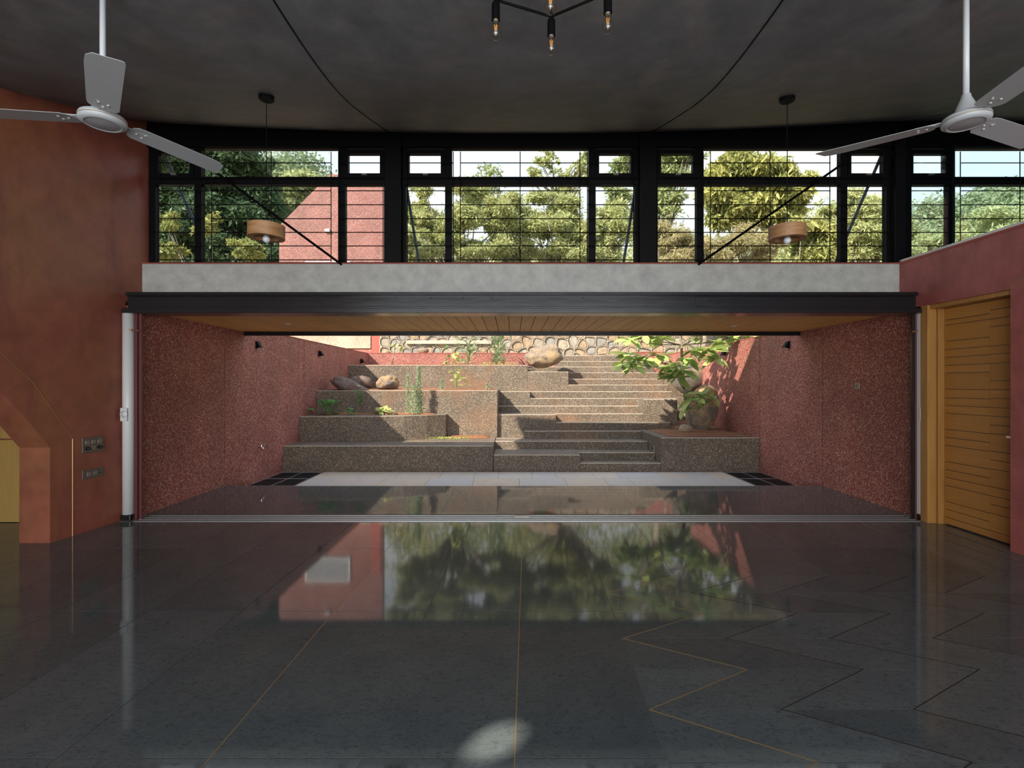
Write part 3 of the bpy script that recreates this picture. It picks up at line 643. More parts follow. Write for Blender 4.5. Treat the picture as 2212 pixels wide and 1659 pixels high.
# --------------------------------- fans
def make_fan(hub, angs, label, ztop):
    o = empty('ceiling_fan', hub, label, 'ceiling fan', 'white three-bladed ceiling fans')
    H = ztop-hub[2]
    MB().lathe([(0, .13), (.0155, .13), (.0155, H), (0, H)], n=16).build('down_rod', M['fan_rod'], o, True, local=True)
    MB().lathe([(0, H-.05), (.03, H-.05), (.05, H-.02), (.055, H), (0, H)], n=28).build('ceiling_cup', M['fan'], o, True, local=True)
    smooth_angle(MB().lathe([(.022, .15), (.026, .13), (.045, .085), (.06, .04), (.095, .028), (.113, .018), (.118, .006), (.118, -.003)], n=48).build('motor_housing', M['fan'], o, local=True), .9)
    MB().lathe([(.112, -.003), (.1185, -.003), (.1185, -.0065), (.112, -.0065)], n=48).build('trim_ring', M['brass'], o, local=True)
    smooth_angle(MB().lathe([(.118, -.0065), (.117, -.018), (.104, -.028), (.09, -.031), (.086, -.027)], n=48).build('motor_base', M['fan'], o, local=True), .9)
    MB().lathe([(.087, -.0275), (.05, -.034), (0, -.036)], n=48).build('bottom_cap', M['fan_cap'], o, True, local=True)
    prof = [(.135, -.045), (.155, -.068), (.19, -.074), (.60, -.080), (.66, -.074), (.70, -.05), (.738, .062), (.736, .074), (.72, .078), (.18, .072), (.15, .055), (.135, .03)]
    src = None
    for k_, a in enumerate(angs):
        if src is None:
            bl = MB().prism([(x, y, -.0012-.13*y) for x, y in prof], [(x, y, .0012-.13*y) for x, y in prof]).build('blade', M['fan'], o, local=True); src = bl
            ir = MB().prism([(.10, -.02, .004), (.145, -.022, .002), (.23, -.03, .0), (.23, .03, .006), (.145, .022, .006), (.10, .02, .008)], [(.10, -.02, .009), (.145, -.022, .007), (.23, -.03, .004), (.23, .03, .010), (.145, .022, .011), (.10, .02, .013)]).build('blade_iron', M['fan'], bl, local=True)
            for sx_, sy in ((.175, .0), (.215, -.02), (.215, .022)): MB().lathe([(0, -.006), (.006, -.005), (.007, -.0015), (.007, 0)], (sx_, sy, -.13*sy), 10).build('rivet', M['white'], bl, True, local=True)
        else: bl = copy_tree(src, o)
        bl.rotation_euler = (0, 0, math.radians(a)); bl.scale = (1.045, 1, 1)
    return o
HL = 1.54; YF = 2.97
make_fan((wx(222, YF), YF, wz(258, YF)), (66, -50, 187), 'white three-bladed ceiling fan near the left red wall', zc(-2.4, YF)+.01)
YF = 3.0
make_fan((wx(2087, YF), YF, wz(258, YF)), (141.5, 21.5, -98.5), 'white three-bladed ceiling fan over the wooden door side', zc(2.7, YF)+.01)

# --------------------------------- pendants
def pendant(x, Y, ydr, cupy, lab, tilt):
    X = wx(x, Y); zt = zc(X, Y); zd = wz(ydr, Y)
    o = empty('pendant_lamp', (X, Y, zd), lab, 'pendant lamp', 'wooden drum pendants')
    MB().lathe([(0, zt-zd+.02), (.062, zt-zd+.02), (.062, zt-zd-.03), (.056, zt-zd-.036), (0, zt-zd-.036)], n=28).build('ceiling_rose', M['black_matt'], o, local=True)
    MB().tube([(0, 0, .03), (0, 0, zt-zd-.03)], .0035, 6).build('cord', M['black_matt'], o, local=True)
    R = .148
    d = smooth_angle(MB().lathe([(.098, -.055), (R, -.055), (R, .055), (.098, .055), (.098, -.055)], n=48).build('wooden_drum', M['lamp_wood'], o, local=True))
    MB().lathe([(R+.0005, .018), (R+.001, .018), (R+.001, .0195), (R+.0005, .0195)], n=48).build('veneer_seam', M['bronze'], d, local=True)
    MB().lathe([(0, .05), (.098, .05), (.098, .055), (0, .055)], n=32).build('top_disc', M['lamp_wood'], o, local=True)
    MB().lathe([(0, .05), (.02, .05), (.02, -.015), (0, -.015)], n=20).build('socket', M['white'], o, True, local=True)
    MB().lathe([(.013, -.012), (.016, -.03), (.028, -.05), (.031, -.066), (.026, -.082), (.014, -.093), (0, -.096)], n=24).build('bulb', M['frost'], o, True, local=True)
    d.rotation_euler = (0, tilt, 0); return o
pendant(575.5, 4.3, 500, 0, 'wooden drum pendant hanging in front of the red gable, left side', .02)
pendant(1700.5, 4.37, 503, 0, 'wooden drum pendant hanging in front of the yellowish tree, right side', 0)

# --------------------------------- chandelier
def bulbs():
    YB = 2.6; zt = 0
    Hb = 712*YB/F
    ctr = []
    for x, yb in ((1071, 85), (1191, 117), (1313, 71), (1189, 29)):
        Y = Hb*F/(829-yb); ctr.append(Vector((wx(x, Y), Y, 0)))
    zb = EYE+Hb
    top = zc(.2, 2.4)
    o = empty('chandelier', (ctr[3].x, ctr[3].y, top), 'black rod chandelier with clear filament bulbs at its joints', 'chandelier')
    c = Vector((.19, 2.36, 0))
    MB().lathe([(0, top), (.07, top), (.07, top-.03), (0, top-.03)], (ctr[3].x, ctr[3].y, 0), 28).build('ceiling_rose', M['black_matt'], o)
    zr = zb+.197
    extra = [ctr[0]+(ctr[3]-ctr[1])*1.0, ctr[2]+(ctr[3]-ctr[1])*1.0]
    nodes = ctr+extra
    for a, b in ((0, 1), (1, 2), (0, 3), (3, 2), (3, 4), (3, 5)):
        p, q = nodes[a], nodes[b]; MB().tube([(p.x, p.y, zr), (q.x, q.y, zr)], .0065, 6).build('arm', M['black_matt'], o)
    MB().tube([(ctr[3].x, ctr[3].y, zr), (ctr[3].x, ctr[3].y, top-.02)], .008, 8).build('stem', M['black_matt'], o)
    for i, p in enumerate(nodes):
        if i == 1: MB().tube([(p.x, p.y, zr), (p.x, p.y, top+.01)], .0025, 6).build('cable', M['black_matt'], o)
        elif i != 3: MB().tube([(p.x, p.y, zr), (p.x, p.y, top+.01)], .0025, 6).build('cable', M['black_matt'], o)
        s_ = smooth_angle(MB().lathe([(0, .215), (.008, .215), (.009, .195), (.018, .18), (.0205, .17), (.0205, .095), (.0175, .095), (.0175, .12), (0, .12)], (p.x, p.y, zb), 24).build('socket', M['black_matt'], o))
        MB().lathe([(0, .118), (.014, .118), (.0145, .10), (.012, .085), (0, .085)], (p.x, p.y, zb), 16).build('bulb_cap', M['bronze_lt'], s_, True)
        bl = MB().lathe([(.013, .098), (.0155, .085), (.021, .06), (.0275, .034), (.0285, .024), (.024, .009), (.013, .0015), (0, 0)], (p.x, p.y, zb), 28).build('bulb', M['bulb'], o, True)
        f_ = MB()
        for k_ in range(4):
            a = k_*PI/2+.4+i; f_.tube([(p.x+.004*math.cos(a), p.y+.004*math.sin(a), zb+.045), (p.x+.008*math.cos(a), p.y+.008*math.sin(a), zb+.073)], .0016, 5)
        f_.build('filament', M['filament'], bl)
        MB().lathe([(0, .045), (.008, .045), (.009, .041), (.003, .040), (.003, .02), (0, .02)], (p.x, p.y, zb), 10).build('filament_stem', M['ceramic'], bl)
bulbs()

# --------------------------------- boulders
def boulder(c, r, m, lab, seed, rough=.18, tilt=0, squash=None, name='boulder', shape=None, sub=4):
    b = bmesh.new(); bmesh.ops.create_icosphere(b, subdivisions=sub, radius=1)
    for v in b.verts:
        p = v.co.copy(); s_ = Vector((seed*3.1, seed*1.7, seed))
        d = rough*noise.noise(p*1.1+s_)+rough*.5*noise.noise(p*2.6+s_)+rough*.2*noise.noise(p*6+s_)
        fct = abs(noise.noise(p*1.7+s_*2)); d -= rough*.5*max(0, .25-fct)
        p = p*(1+d)
        if shape: p = shape(p)
        v.co = Vector((p.x*r[0], p.y*r[1], p.z*r[2]))
    b.transform(Matrix.Rotation(tilt, 4, 'Y'))
    me = bpy.data.meshes.new(name); b.to_mesh(me); b.free(); me.materials.append(m); me.polygons.foreach_set('use_smooth', [True]*len(me.polygons))
    o = bpy.data.objects.new(name, me); COL.objects.link(o); o.location = c; tag(o, lab, 'boulder'); return o
def pb(x, y, Y): return P(x, y, Y)
boulder(pb(1518, 886, 11.2), (.335, .32, .57), M['rock_b'], 'tall egg shaped ochre boulder standing behind the leafy tree', 3.3, .16, .1, shape=lambda p: Vector((p.x*(.95+.30*p.z)+.04*p.z, p.y, p.z)))
boulder(pb(1487, 815, 12.9), (.43, .40, .42), M['rock_c'], 'round dark boulder behind the leafy tree, above the egg shaped one', 8.1, .10)
boulder(pb(1481, 926, 10.6), (.145, .12, .11), M['rock_e'], 'small pale stone at the foot of the leafy tree', 5.5, .2, sub=3)
boulder(pb(1176, 768, 14.1), (.53, .42, .31), M['rock_a'], 'large rounded boulder on the planter corner at the head of the steps', 2.2, .24, -.12)
boulder(pb(762, 838, 11.75), (.56, .34, .17), M['rock_d'], 'long pointed red brown boulder leaning over the rim of the left planter', 6.4, .22, .42)
boulder(pb(781, 826, 12.1), (.30, .22, .17), M['rock_d'], 'rounded grey boulder resting behind the long pointed one', 1.4, .15, .1, sub=3)
boulder(pb(838, 827, 11.9), (.28, .24, .18), M['rock_b'], 'brown wedge shaped boulder on the left planter rim, right of the pointed one', 9.2, .25, -.2)
boulder(pb(914, 757, 15.55), (.18, .14, .10), M['rock_a'], 'small rounded rock lying on the low red wall', 4.6, .12, sub=3)

# --------------------------------- plants
def quads(name, C, U, V, m, parent=None, tip=True):
    n = len(C); v = np.empty((n, 4, 3), np.float32)
    v[:, 0] = C-U; v[:, 1] = C-V+U*.15; v[:, 2] = C+U; v[:, 3] = C+V+U*.15
    if parent: v -= np.array(wloc(parent), np.float32)
    me = bpy.data.meshes.new(name); me.vertices.add(n*4); me.vertices.foreach_set('co', v.ravel())
    me.loops.add(n*4); me.loops.foreach_set('vertex_index', np.arange(n*4, dtype=np.int32))
    me.polygons.add(n); me.polygons.foreach_set('loop_start', np.arange(0, n*4, 4, dtype=np.int32)); me.polygons.foreach_set('loop_total', np.full(n, 4, np.int32))
    me.update(calc_edges=True); me.materials.append(m)
    o = bpy.data.objects.new(name, me); COL.objects.link(o)
    if parent: o.parent = parent
    return o
def unit(a): return a/np.maximum(1e-6, np.linalg.norm(a, axis=-1, keepdims=True))
def cloud(blobs, n, size, aspect=.35, droop=.3, shell=.55):
    """blobs: (x,y,z,rx,ry,rz); returns leaf centres and axes"""
    W = np.array([b[3]*b[5]+b[4]*.2 for b in blobs]); W = W/W.sum(); ii = RNG.choice(len(blobs), n, p=W); B = np.array(blobs)[ii]
    d = unit(RNG.normal(size=(n, 3))); rad = RNG.uniform(shell**3, 1, (n, 1))**(1/3)*(1+.28*RNG.normal(size=(n, 1)))
    C = B[:, :3]+d*rad*B[:, 3:6]
    U = unit(RNG.normal(size=(n, 3))+d*.8+np.array([0, 0, -droop])); R_ = unit(np.cross(U, RNG.normal(size=(n, 3))+np.array([0, 0, .6])))
    s_ = size*RNG.uniform(.6, 1.3, (n, 1)); return C, U*s_, R_*s_*aspect
def subblobs(px_blobs, Y, sub=9, depth=1.0, rs=.42):
    out_ = []
    for x, y, rx, ry in px_blobs:
        c = P(x, y, Y); a = rx*Y/F; b = ry*Y/F
        for _ in range(int(sub*2)):
            d = unit(RNG.normal(size=3))*RNG.uniform(.2, 1.05)
            k_ = RNG.uniform(.45, 1.1)*rs; out_.append((c.x+d[0]*a, c.y+d[1]*a*depth, c.z+d[2]*b, a*k_, a*k_*depth, b*k_*.8))
    return out_
def tree(name, label, px_blobs, Y, n, size, m, base, trunk_r=.15, bark='bark', sub=9, aspect=.35, droop=.3, depth=.8, branches=14, group=None, cat='tree', rs=.42, tp=.45, twist=.5, shell=.55):
    bx, by = base; bz = terr(bx, by); o = empty(name, (bx, by, bz), label, cat, group)
    bl = subblobs(px_blobs, Y, sub, depth, rs)
    top = np.array(bl)[:, :3].mean(0); tb = MB(); fork = Vector((bx*(1-tp)+top[0]*tp, by*(1-tp)+top[1]*tp, bz+(top[2]-bz)*tp))
    mid = Vector((bx, by, bz)).lerp(fork, .5)+Vector((RNG.uniform(-.2, .2), 0, 0))
    tb.tube([(bx, by, bz-.1), mid, fork], [trunk_r, trunk_r*.8, trunk_r*.65], 8)
    for b in [bl[i] for i in RNG.choice(len(bl), min(branches, len(bl)), replace=False)]:
        q = Vector(b[:3]); m1 = fork.lerp(q, .5)+Vector(RNG.normal(size=3))*.06*(q-fork).length+Vector((0, 0, .05*(q-fork).length))
        tb.tube([fork, m1, q], [trunk_r*.5, trunk_r*.3, trunk_r*.08], 5)
    tb.build('trunk', M[bark], o, True)
    f_ = quads('foliage', *cloud(bl, n, size, aspect, droop, shell), M[m], o); f_['kind'] = 'stuff'; return o
def terr(X, Y):
    if Y < 15.6: return 2.25 if abs(X) > 4.9 else G_
    z = 2.28+.11*max(0, Y-21.5)
    z += 29*math.exp(-((X+38)/17)**2-((Y-88)/22)**2)
    z += 21*math.exp(-((X-92)/30)**2-((Y-82)/26)**2)+8*math.exp(-((X-66)/14)**2-((Y-84)/20)**2)
    return z
# terrain
gx = np.linspace(-130, 170, 70); gy = np.concatenate([[16.41, 21], np.linspace(23, 150, 44)])
vs = [(x, y, terr(x, y)-(.03 if y < 22 else 0)+(.8*noise.noise(Vector((x*.08, y*.08, 0))) if y > 24 else 0)) for y in gy for x in gx]; nx = len(gx)
tt = MB().add(vs, [(j*nx+i, j*nx+i+1, (j+1)*nx+i+1, (j+1)*nx+i) for j in range(len(gy)-1) for i in range(nx-1)]).build('hills', M['ground'], smooth=True); struct(tt, 'wooded hillside rising behind the garden')
struct(MB().box(-60, -4.72, 6.35, 16.42, 1.5, 2.25).build('ground_left', M['ground'])); struct(MB().box(5.08, 60, 6.35, 16.42, 1.5, 2.25).build('ground_right', M['ground']))
struct(MB().box(-4.71, 1.59, 15.62, 16.41, 1.2, 2.25).build('ground_terrace', M['terrace'])); struct(MB().box(4.255, 5.07, 16.07, 16.41, 1.2, 2.25).build('ground_terrace', M['terrace']))
struct(MB().box(-70, 70, -60, -5.41, -.5, -.06).build('ground_rear', M['ground']))
struct(MB().box(-70, 70, -60, 6, -.9, -.52).build('ground_base', M['ground']))

# courtyard tree with single leaves
def leaf_mesh(name, m, Lf=1.0, wd=.5, fold=.12, curl=.18, obov=.62):
    n = 7; vs = []; fs = []
    for i in range(n+1):
        t = i/n; ww = wd/2*math.sin(PI*min(1, t**(obov+.25)))**.75 if 0 < t < 1 else 0; z = -curl*t*t*Lf
        vs += [(t*Lf, -ww*Lf, z+fold*ww), (t*Lf, 0, z), (t*Lf, ww*Lf, z+fold*ww)]
    for i in range(n):
        a = i*3; fs += [(a, a+1, a+4, a+3), (a+1, a+2, a+5, a+4)]
    o = MB().add(vs, fs).build(name, m, smooth=True); COL.objects.unlink(o); return o
LF = leaf_mesh('leaf', M['leaf_tree'], 1, .52); LFL = leaf_mesh('leaf', M['leaf_low'], 1, .55); LFY = leaf_mesh('leaf', M['leaf_yel'], 1, .5); LFN = leaf_mesh('leaf', M['herb'], 1, .2, .05, .3)
def put_leaf(src, par, tip, size, yaw, pitch, roll=0):
    o = src.copy(); o.name = 'leaf'; COL.objects.link(o); o.parent = par; o.location = Vector(tip)-wloc(par); o.rotation_euler = (roll, pitch, yaw); o.scale = (size,)*3; return o
tY = 10.7
tr_ = empty('garden_tree', P(1491, 934, tY), 'small leafy tree with pale slender trunk in the planter right of the steps', 'tree')
T = MB(); trunk = [P(1491, 941, tY), P(1484, 885, tY), P(1478, 840, tY), P(1474, 790, tY), P(1472, 745, tY), P(1468, 715, tY), P(1462, 690, tY-.1), P(1458, 660, tY-.15)]
T.tube(trunk, [.05, .042, .036, .03, .027, .024, .02, .015], 10)
T.build('trunk', M['bark'], tr_, True)
clusters = [(1358, 768, tY-.3, 9, .25), (1345, 785, tY-.35, 7, .24), (1372, 790, tY-.3, 6, .22), (1392, 772, tY-.2, 8, .22), (1425, 768, tY-.1, 9, .2), (1445, 790, tY-.25, 8, .24), (1470, 800, tY-.3, 10, .26), (1462, 815, tY-.35, 7, .26), (1484, 775, tY-.2, 6, .24),
            (1502, 755, tY-.1, 7, .22), (1530, 755, tY-.25, 9, .26), (1545, 772, tY-.3, 7, .24), (1555, 740, tY-.1, 8, .2), (1580, 730, tY+.05, 7, .2), (1495, 862, tY-.3, 6, .26), (1525, 852, tY-.35, 6, .28), (1540, 862, tY-.35, 5, .24), (1482, 880, tY-.3, 3, .22),
            (1360, 735, tY-.3, 6, .24), (1390, 725, tY-.2, 6, .24), (1425, 728, tY-.3, 5, .24), (1505, 728, tY+.1, 5, .22), (1605, 724, tY, 6, .22)]
above = [(1380, 690, tY-.2, 6, .25), (1440, 680, tY-.2, 7, .25), (1500, 690, tY, 7, .25), (1560, 700, tY-.2, 7, .25), (1470, 650, tY-.2, 9, .26), (1420, 660, tY, 6, .25), (1520, 660, tY, 7, .25)]
for x, y, Y, n, s_ in clusters+above:
    n = int(n*1.7)
    c = P(x, y, Y)
    t0 = min(trunk, key=lambda q: (q-Vector((c.x, c.y, c.z-.25))).length)
    MB().tube([t0, t0.lerp(c, .5)+Vector((0, 0, -.03)), c], [.013, .010, .006], 6).build('branch', M['bark'], tr_, True)
    for k_ in range(n):
        a = random.uniform(0, 2*PI); put_leaf(LF, tr_, c+Vector((math.cos(a), math.sin(a), random.uniform(-.6, .8)))*.035, s_*random.uniform(.75, 1.25)*1.3, a, random.uniform(-.55, .75), random.uniform(-.5, .5))
# low plants
def leafy(x, y, Y, n, s_, src, lab, h=.1, name='leafy_weed', cat='plant', flower=None, spread=.06, stem=True, pitch=(-.9, .3)):
    c = P(x, y, Y); o = empty(name, c, lab, cat)
    if stem:
        sm = MB()
        for k_ in range(3): a = random.uniform(0, 6.3); sm.tube([c+Vector((0, 0, -.03)), c+Vector((math.cos(a)*spread*.6, math.sin(a)*spread*.6, h*random.uniform(.7, 1)))], [.007, .004], 5)
        sm.build('stem', M['leaf_low'], o)
    for k_ in range(n):
        a = random.uniform(0, 2*PI); t = random.random()
        put_leaf(src, o, c+Vector((math.cos(a)*spread*random.random(), math.sin(a)*spread*random.random(), h*t)), s_*random.uniform(.7, 1.25), a, random.uniform(*pitch), random.uniform(-.4, .4))
    if flower:
        for k_ in range(flower[1]):
            q = c+Vector((random.uniform(-.5, .5)*flower[2], random.uniform(-.3, .3)*flower[2], h*random.uniform(flower[3], 1.02)))
            f_ = MB()
            for j in range(5):
                a = j*1.257; f_.add([q, q+Vector((math.cos(a-.4)*.03, math.sin(a-.4)*.03, .02)), q+Vector((math.cos(a)*.05, math.sin(a)*.05, .01)), q+Vector((math.cos(a+.4)*.03, math.sin(a+.4)*.03, .02))], [(0, 1, 2, 3)])
            f_.build('flower', flower[0], o)
    return o
leafy(667, 892, 10.95, 8, .14, LFL, 'small bluish green weed against the left courtyard wall', .08)
leafy(712, 893, 11.0, 22, .20, LFL, 'bushy deep green weed in the shaded end of the left planter', .24, spread=.12)
leafy(762, 893, 11.0, 14, .08, LFL, 'tiny dark weed right of the bushy deep green one', .1, spread=.15)
leafy(820, 893, 11.0, 9, .20, LFY, 'light green broad-leaved weed at mid length of the left planter', .12)
leafy(843, 893, 11.0, 10, .13, LFY, 'smaller light green weed right of the broad-leaved one', .08)
leafy(775, 874, 11.3, 16, .10, LFL, 'thin upright weed with a white flower in front of the pointed boulder', .42, flower=(M['petal_w'], 1, .02, 1.0), spread=.06)
leafy(735, 838, 12.0, 7, .15, LFL, 'small green sprout behind the pointed boulder', .28)
leafy(985, 839, 11.9, 40, .17, LFY, 'tall yellow green shrub with oval leaves on the third planter', .90, name='leafy_shrub', spread=.26, pitch=(-.5, .7))
leafy(965, 786, 14.2, 14, .12, LFL, 'thin sapling in front of the low red wall, left of the pink flowers', .55, name='sapling', spread=.10, pitch=(-.6, .6))
leafy(1012, 788, 14.2, 170, .24, LFN, 'oleander bush with pink flowers in front of the low red wall', 1.05, name='oleander', flower=(M['petal'], 9, .34, .35), spread=.30, pitch=(-1.3, .2))
leafy(1075, 788, 14.4, 170, .26, LFN, 'upright narrow-leaved bush left of the large boulder', 1.0, name='oleander', spread=.22, pitch=(-1.4, -.3))
# stick sapling
c = P(845, 790, 14.0); o = empty('stick_sapling', c, 'bare leaning stick sapling with a few yellow leaves near the left corner', 'plant')
MB().tube([c, P(851, 765, 14.0), P(856, 738, 14.0), P(858, 700, 14.0), P(864, 660, 14)], [.022, .018, .014, .010, .005], 7).build('stem', M['bark'], o, True)
for x, y in ((852, 748), (860, 742), (866, 744), (854, 740), (870, 748), (860, 700), (866, 690), (856, 680), (862, 665)): put_leaf(LFY, o, P(x, y, 14.0), .18, random.uniform(0, 6.3), random.uniform(-.2, .8))
# rosemary like herbs
def herb(x, ytop, ybot, Y, n, wd, lab):
    o = empty('herb', P(x, ybot, Y), lab, 'plant'); a = P(x, ytop, Y); b = P(x, ybot, Y); n_ = n
    t = RNG.uniform(0, 1, (n_, 1)); C = np.array(a)*(t)+np.array(b)*(1-t)+RNG.normal(size=(n_, 3))*np.array([wd, wd*.6, .015])*(1.1-t*.8)
    U = unit(RNG.normal(size=(n_, 3))*.7+np.array([0, 0, .35]))*.045; V = unit(np.cross(U, RNG.normal(size=(n_, 3))))*.006
    MB().tube([b, b.lerp(a, .5)+Vector((.02, 0, 0)), a], [.008, .006, .003], 5).build('stem', M['herb'], o)
    f_ = quads('foliage', C, U, V, M['herb'], o); f_['kind'] = 'stuff'
herb(905, 790, 893, 11.1, 620, .045, 'tallest feathery green herb on the second planter'); herb(881, 808, 893, 11.15, 260, .04, 'shorter feathery herb left of the tallest one')
herb(895, 830, 893, 11.05, 330, .07, 'bushy base herb between the two feathery ones'); herb(955, 818, 842, 11.7, 140, .03, 'tiny feathery herb on the third planter rim'); herb(1052, 827, 842, 11.7, 60, .02, 'tiny sprig on the third planter near the steps')
def grass(name, x0, x1, y, Y, n, h, lab):
    o = empty(name, P((x0+x1)/2, y, Y), lab, 'grass', None, 'stuff'); X = RNG.uniform(wx(x0, Y), wx(x1, Y), (n, 1)); z = wz(y, Y)
    C = np.concatenate([X, Y+RNG.normal(size=(n, 1))*.06, np.full((n, 1), z)+RNG.uniform(.0, h, (n, 1))], 1)
    U = unit(RNG.normal(size=(n, 3))*.5+np.array([0, 0, 1]))*h*.5; V = unit(np.cross(U, RNG.normal(size=(n, 3))))*.006
    f_ = quads('blades', C, U, V, M['grass'], o); f_['kind'] = 'stuff'
grass('grass', 895, 1012, 947, 10.98, 700, .035, 'strip of short yellow green grass at the foot of the second planter')
grass('grass', 1040, 1120, 790, 13.9, 120, .10, 'sparse grass tufts on the top planter by the boulder')

# --------------------------------- rubble wall, gable wall at the back
YS_ = 20.5
sw = empty('rubble_wall', (3, YS_, 2.3), 'random rubble stone wall with raised pale mortar joints behind the steps', 'wall')
part('mortar_bed', M['mortar'], sw, (-5.42, 11.0, YS_+.06, YS_+.4, 2.0, 4.1)); part('coping', M['mortar'], sw, (-5.45, 11.0, YS_-.04, YS_+.45, 4.1, 4.18))
part('ledge', M['mortar'], sw, (wx(878, YS_), wx(1062, YS_), YS_-.12, YS_+.06, wz(743, YS_), wz(735.5, YS_)), bevel=.01)
def clip(poly, n, d):
    out_ = []
    for i in range(len(poly)):
        a, b = poly[i], poly[(i+1) % len(poly)]; da = a[0]*n[0]+a[1]*n[1]-d; db = b[0]*n[0]+b[1]*n[1]-d
        if da <= 0: out_.append(a)
        if (da < 0 < db) or (db < 0 < da): t = da/(da-db); out_.append((a[0]+(b[0]-a[0])*t, a[1]+(b[1]-a[1])*t))
    return out_
random.seed(11); sites = []; 
z_ = 2.15
while z_ < 4.1:
    x_ = -5.3
    while x_ < 10.9: sites.append((x_+random.uniform(-.13, .13), z_+random.uniform(-.12, .12))); x_ += random.uniform(.36, .56)
    z_ += .36
mj = MB(); cnt = 0
for i, s_ in enumerate(sites):
    poly = [(-5.42, 2.0), (11, 2.0), (11, 4.1), (-5.42, 4.1)]
    for j, t in enumerate(sites):
        if i != j and abs(t[0]-s_[0]) < 1.3 and abs(t[1]-s_[1]) < 1.2:
            n = (t[0]-s_[0], t[1]-s_[1]); d = (t[0]**2+t[1]**2-s_[0]**2-s_[1]**2)/2; poly = clip(poly, n, d)
    if len(poly) < 3: continue
    cx_ = sum(p[0] for p in poly)/len(poly); cz_ = sum(p[1] for p in poly)/len(poly)
    sh = lambda k_: [(cx_+(p[0]-cx_)*k_, cz_+(p[1]-cz_)*k_) for p in poly]
    # rounded stone
    def rnd(pl):
        out_ = []
        for a in range(len(pl)):
            p, q = pl[a], pl[(a+1) % len(pl)]; out_ += [(p[0]*.78+q[0]*.22, p[1]*.78+q[1]*.22), (p[0]*.22+q[0]*.78, p[1]*.22+q[1]*.78)]
        return out_
    A = rnd(sh(.84)); B = rnd(sh(.62)); n = len(A); y1 = YS_+.07; y2 = YS_+.005+random.uniform(-.02, .03)
    vs = [(p[0], y1, p[1]) for p in A]+[(p[0], y2+.02, p[1]) for p in A]+[(p[0], y2, p[1]) for p in B]
    fs = [(a, (a+1) % n, n+(a+1) % n, n+a) for a in range(n)]+[(n+a, n+(a+1) % n, 2*n+(a+1) % n, 2*n+a) for a in range(n)]+[tuple(range(2*n, 3*n))]
    if cnt < 298: MB().add(vs, fs).build('stone', random.choice(M['stones']), sw)
    cnt += 1
    R1, R2 = rnd(sh(.93)), rnd(sh(1.03)); n = len(R1)
    vs = [(p[0], YS_+.07, p[1]) for p in R1]+[(p[0], YS_-.03, p[1]) for p in R1]+[(p[0], YS_-.03, p[1]) for p in R2]
    mj.add(vs, [(a, (a+1) % n, n+(a+1) % n, n+a) for a in range(n)]+[(n+a, n+(a+1) % n, 2*n+(a+1) % n, 2*n+a) for a in range(n)])
q = mj.build('mortar_joints', M['mortar'], sw); q['kind'] = 'stuff'
YG_ = 20.7
gw = empty('gable_wall', (-7.5, YG_, 2.2), 'tall red pebbledash gable wall with a sloping left edge behind the garden', 'building')
gpts = [(826, 376), (712, 376), (603, 487)]
A = [(wx(826, YG_), 2.1)]+[(wx(x, YG_), wz(y, YG_)) for x, y in gpts]+[(wx(603, YG_), 2.1)]
MB().prism([(x, YG_, z) for x, z in A], [(x, YG_+.35, z) for x, z in A]).build('wall_slab', M['pebble_red'], gw)
part('corner_pilaster', M['pebble_red_top'], gw, (wx(803, YG_), wx(822, YG_), YG_-.03, YG_, 2.2, wz(580, YG_)))
part('render_panel', M['pebble_cream'], gw, (wx(470, YG_), wx(801, YG_), YG_-.05, YG_-.004, wz(752, YG_), 4.2))
wf = MB().box(wx(660, YG_), wx(757, YG_), YG_-.06, YG_-.003, 5.62, 6.62).build('window', M['white'], gw)
MB().box(wx(664, YG_), wx(753, YG_), YG_-.066, YG_-.058, 5.70, 6.54).build('pane', mat('grey pane', (.35, .36, .38), .15), wf)
part('lamp', M['white'], gw, (wx(703, YG_), wx(713, YG_), YG_-.1, YG_, wz(501, YG_), wz(495, YG_)))

# --------------------------------- trees beyond
tree('dark_tree', 'dark dense tree beyond the left window bay, beside the red gable', [(420, 350, 110, 60), (520, 350, 95, 60), (480, 440, 110, 70), (400, 500, 90, 70), (520, 530, 100, 70), (560, 400, 50, 70), (350, 420, 70, 80)], 24, 60000, .15, 'leaf_dark', (-14, 24.4), .22, 'bark_dark', 9, depth=.7)
tree('mango_shrub', 'yellowish bush low in the left window bay in front of the dark tree', [(360, 480, 35, 20), (350, 545, 40, 22), (450, 490, 28, 25), (530, 535, 45, 18)], 21.5, 5000, .17, 'leaf_mango', (-13.0, 21.7), .06, sub=6, droop=.9, aspect=.25, cat='bush')
tree('leafy_tree', 'light green tree between the dark tree and the red gable', [(610, 430, 60, 45), (650, 400, 45, 30), (600, 520, 40, 60), (640, 460, 40, 40)], 30, 9000, .2, 'leaf_feather', (-13.5, 31), .2)
tree('feathery_tree', 'wide pale feathery tree filling the middle window bay, left half', [(900, 450, 60, 55), (900, 540, 60, 50), (1010, 460, 80, 60), (1000, 545, 90, 50), (1090, 480, 60, 60)], 24, 52000, .13, 'leaf_feather', (-2.6, 25), .14, branches=34, rs=.36, droop=.15, aspect=.22)
tree('feathery_tree', 'wide pale feathery tree filling the middle window bay, right half', [(1110, 545, 80, 50), (1160, 460, 80, 55), (1240, 480, 60, 60), (1240, 550, 80, 50), (1310, 510, 50, 60), (1340, 470, 45, 45)], 25, 52000, .13, 'leaf_feather', (2.6, 26), .14, branches=34, rs=.36, droop=.15, aspect=.22)
tree('bare_tree', 'small almost bare tree against the sky over the middle of the band', [(1060, 375, 40, 24), (1060, 410, 40, 20)], 38, 700, .16, 'leaf_euc', (-1.7, 39), .14, 'bark_dark', 12, branches=24, rs=.3, tp=.75)
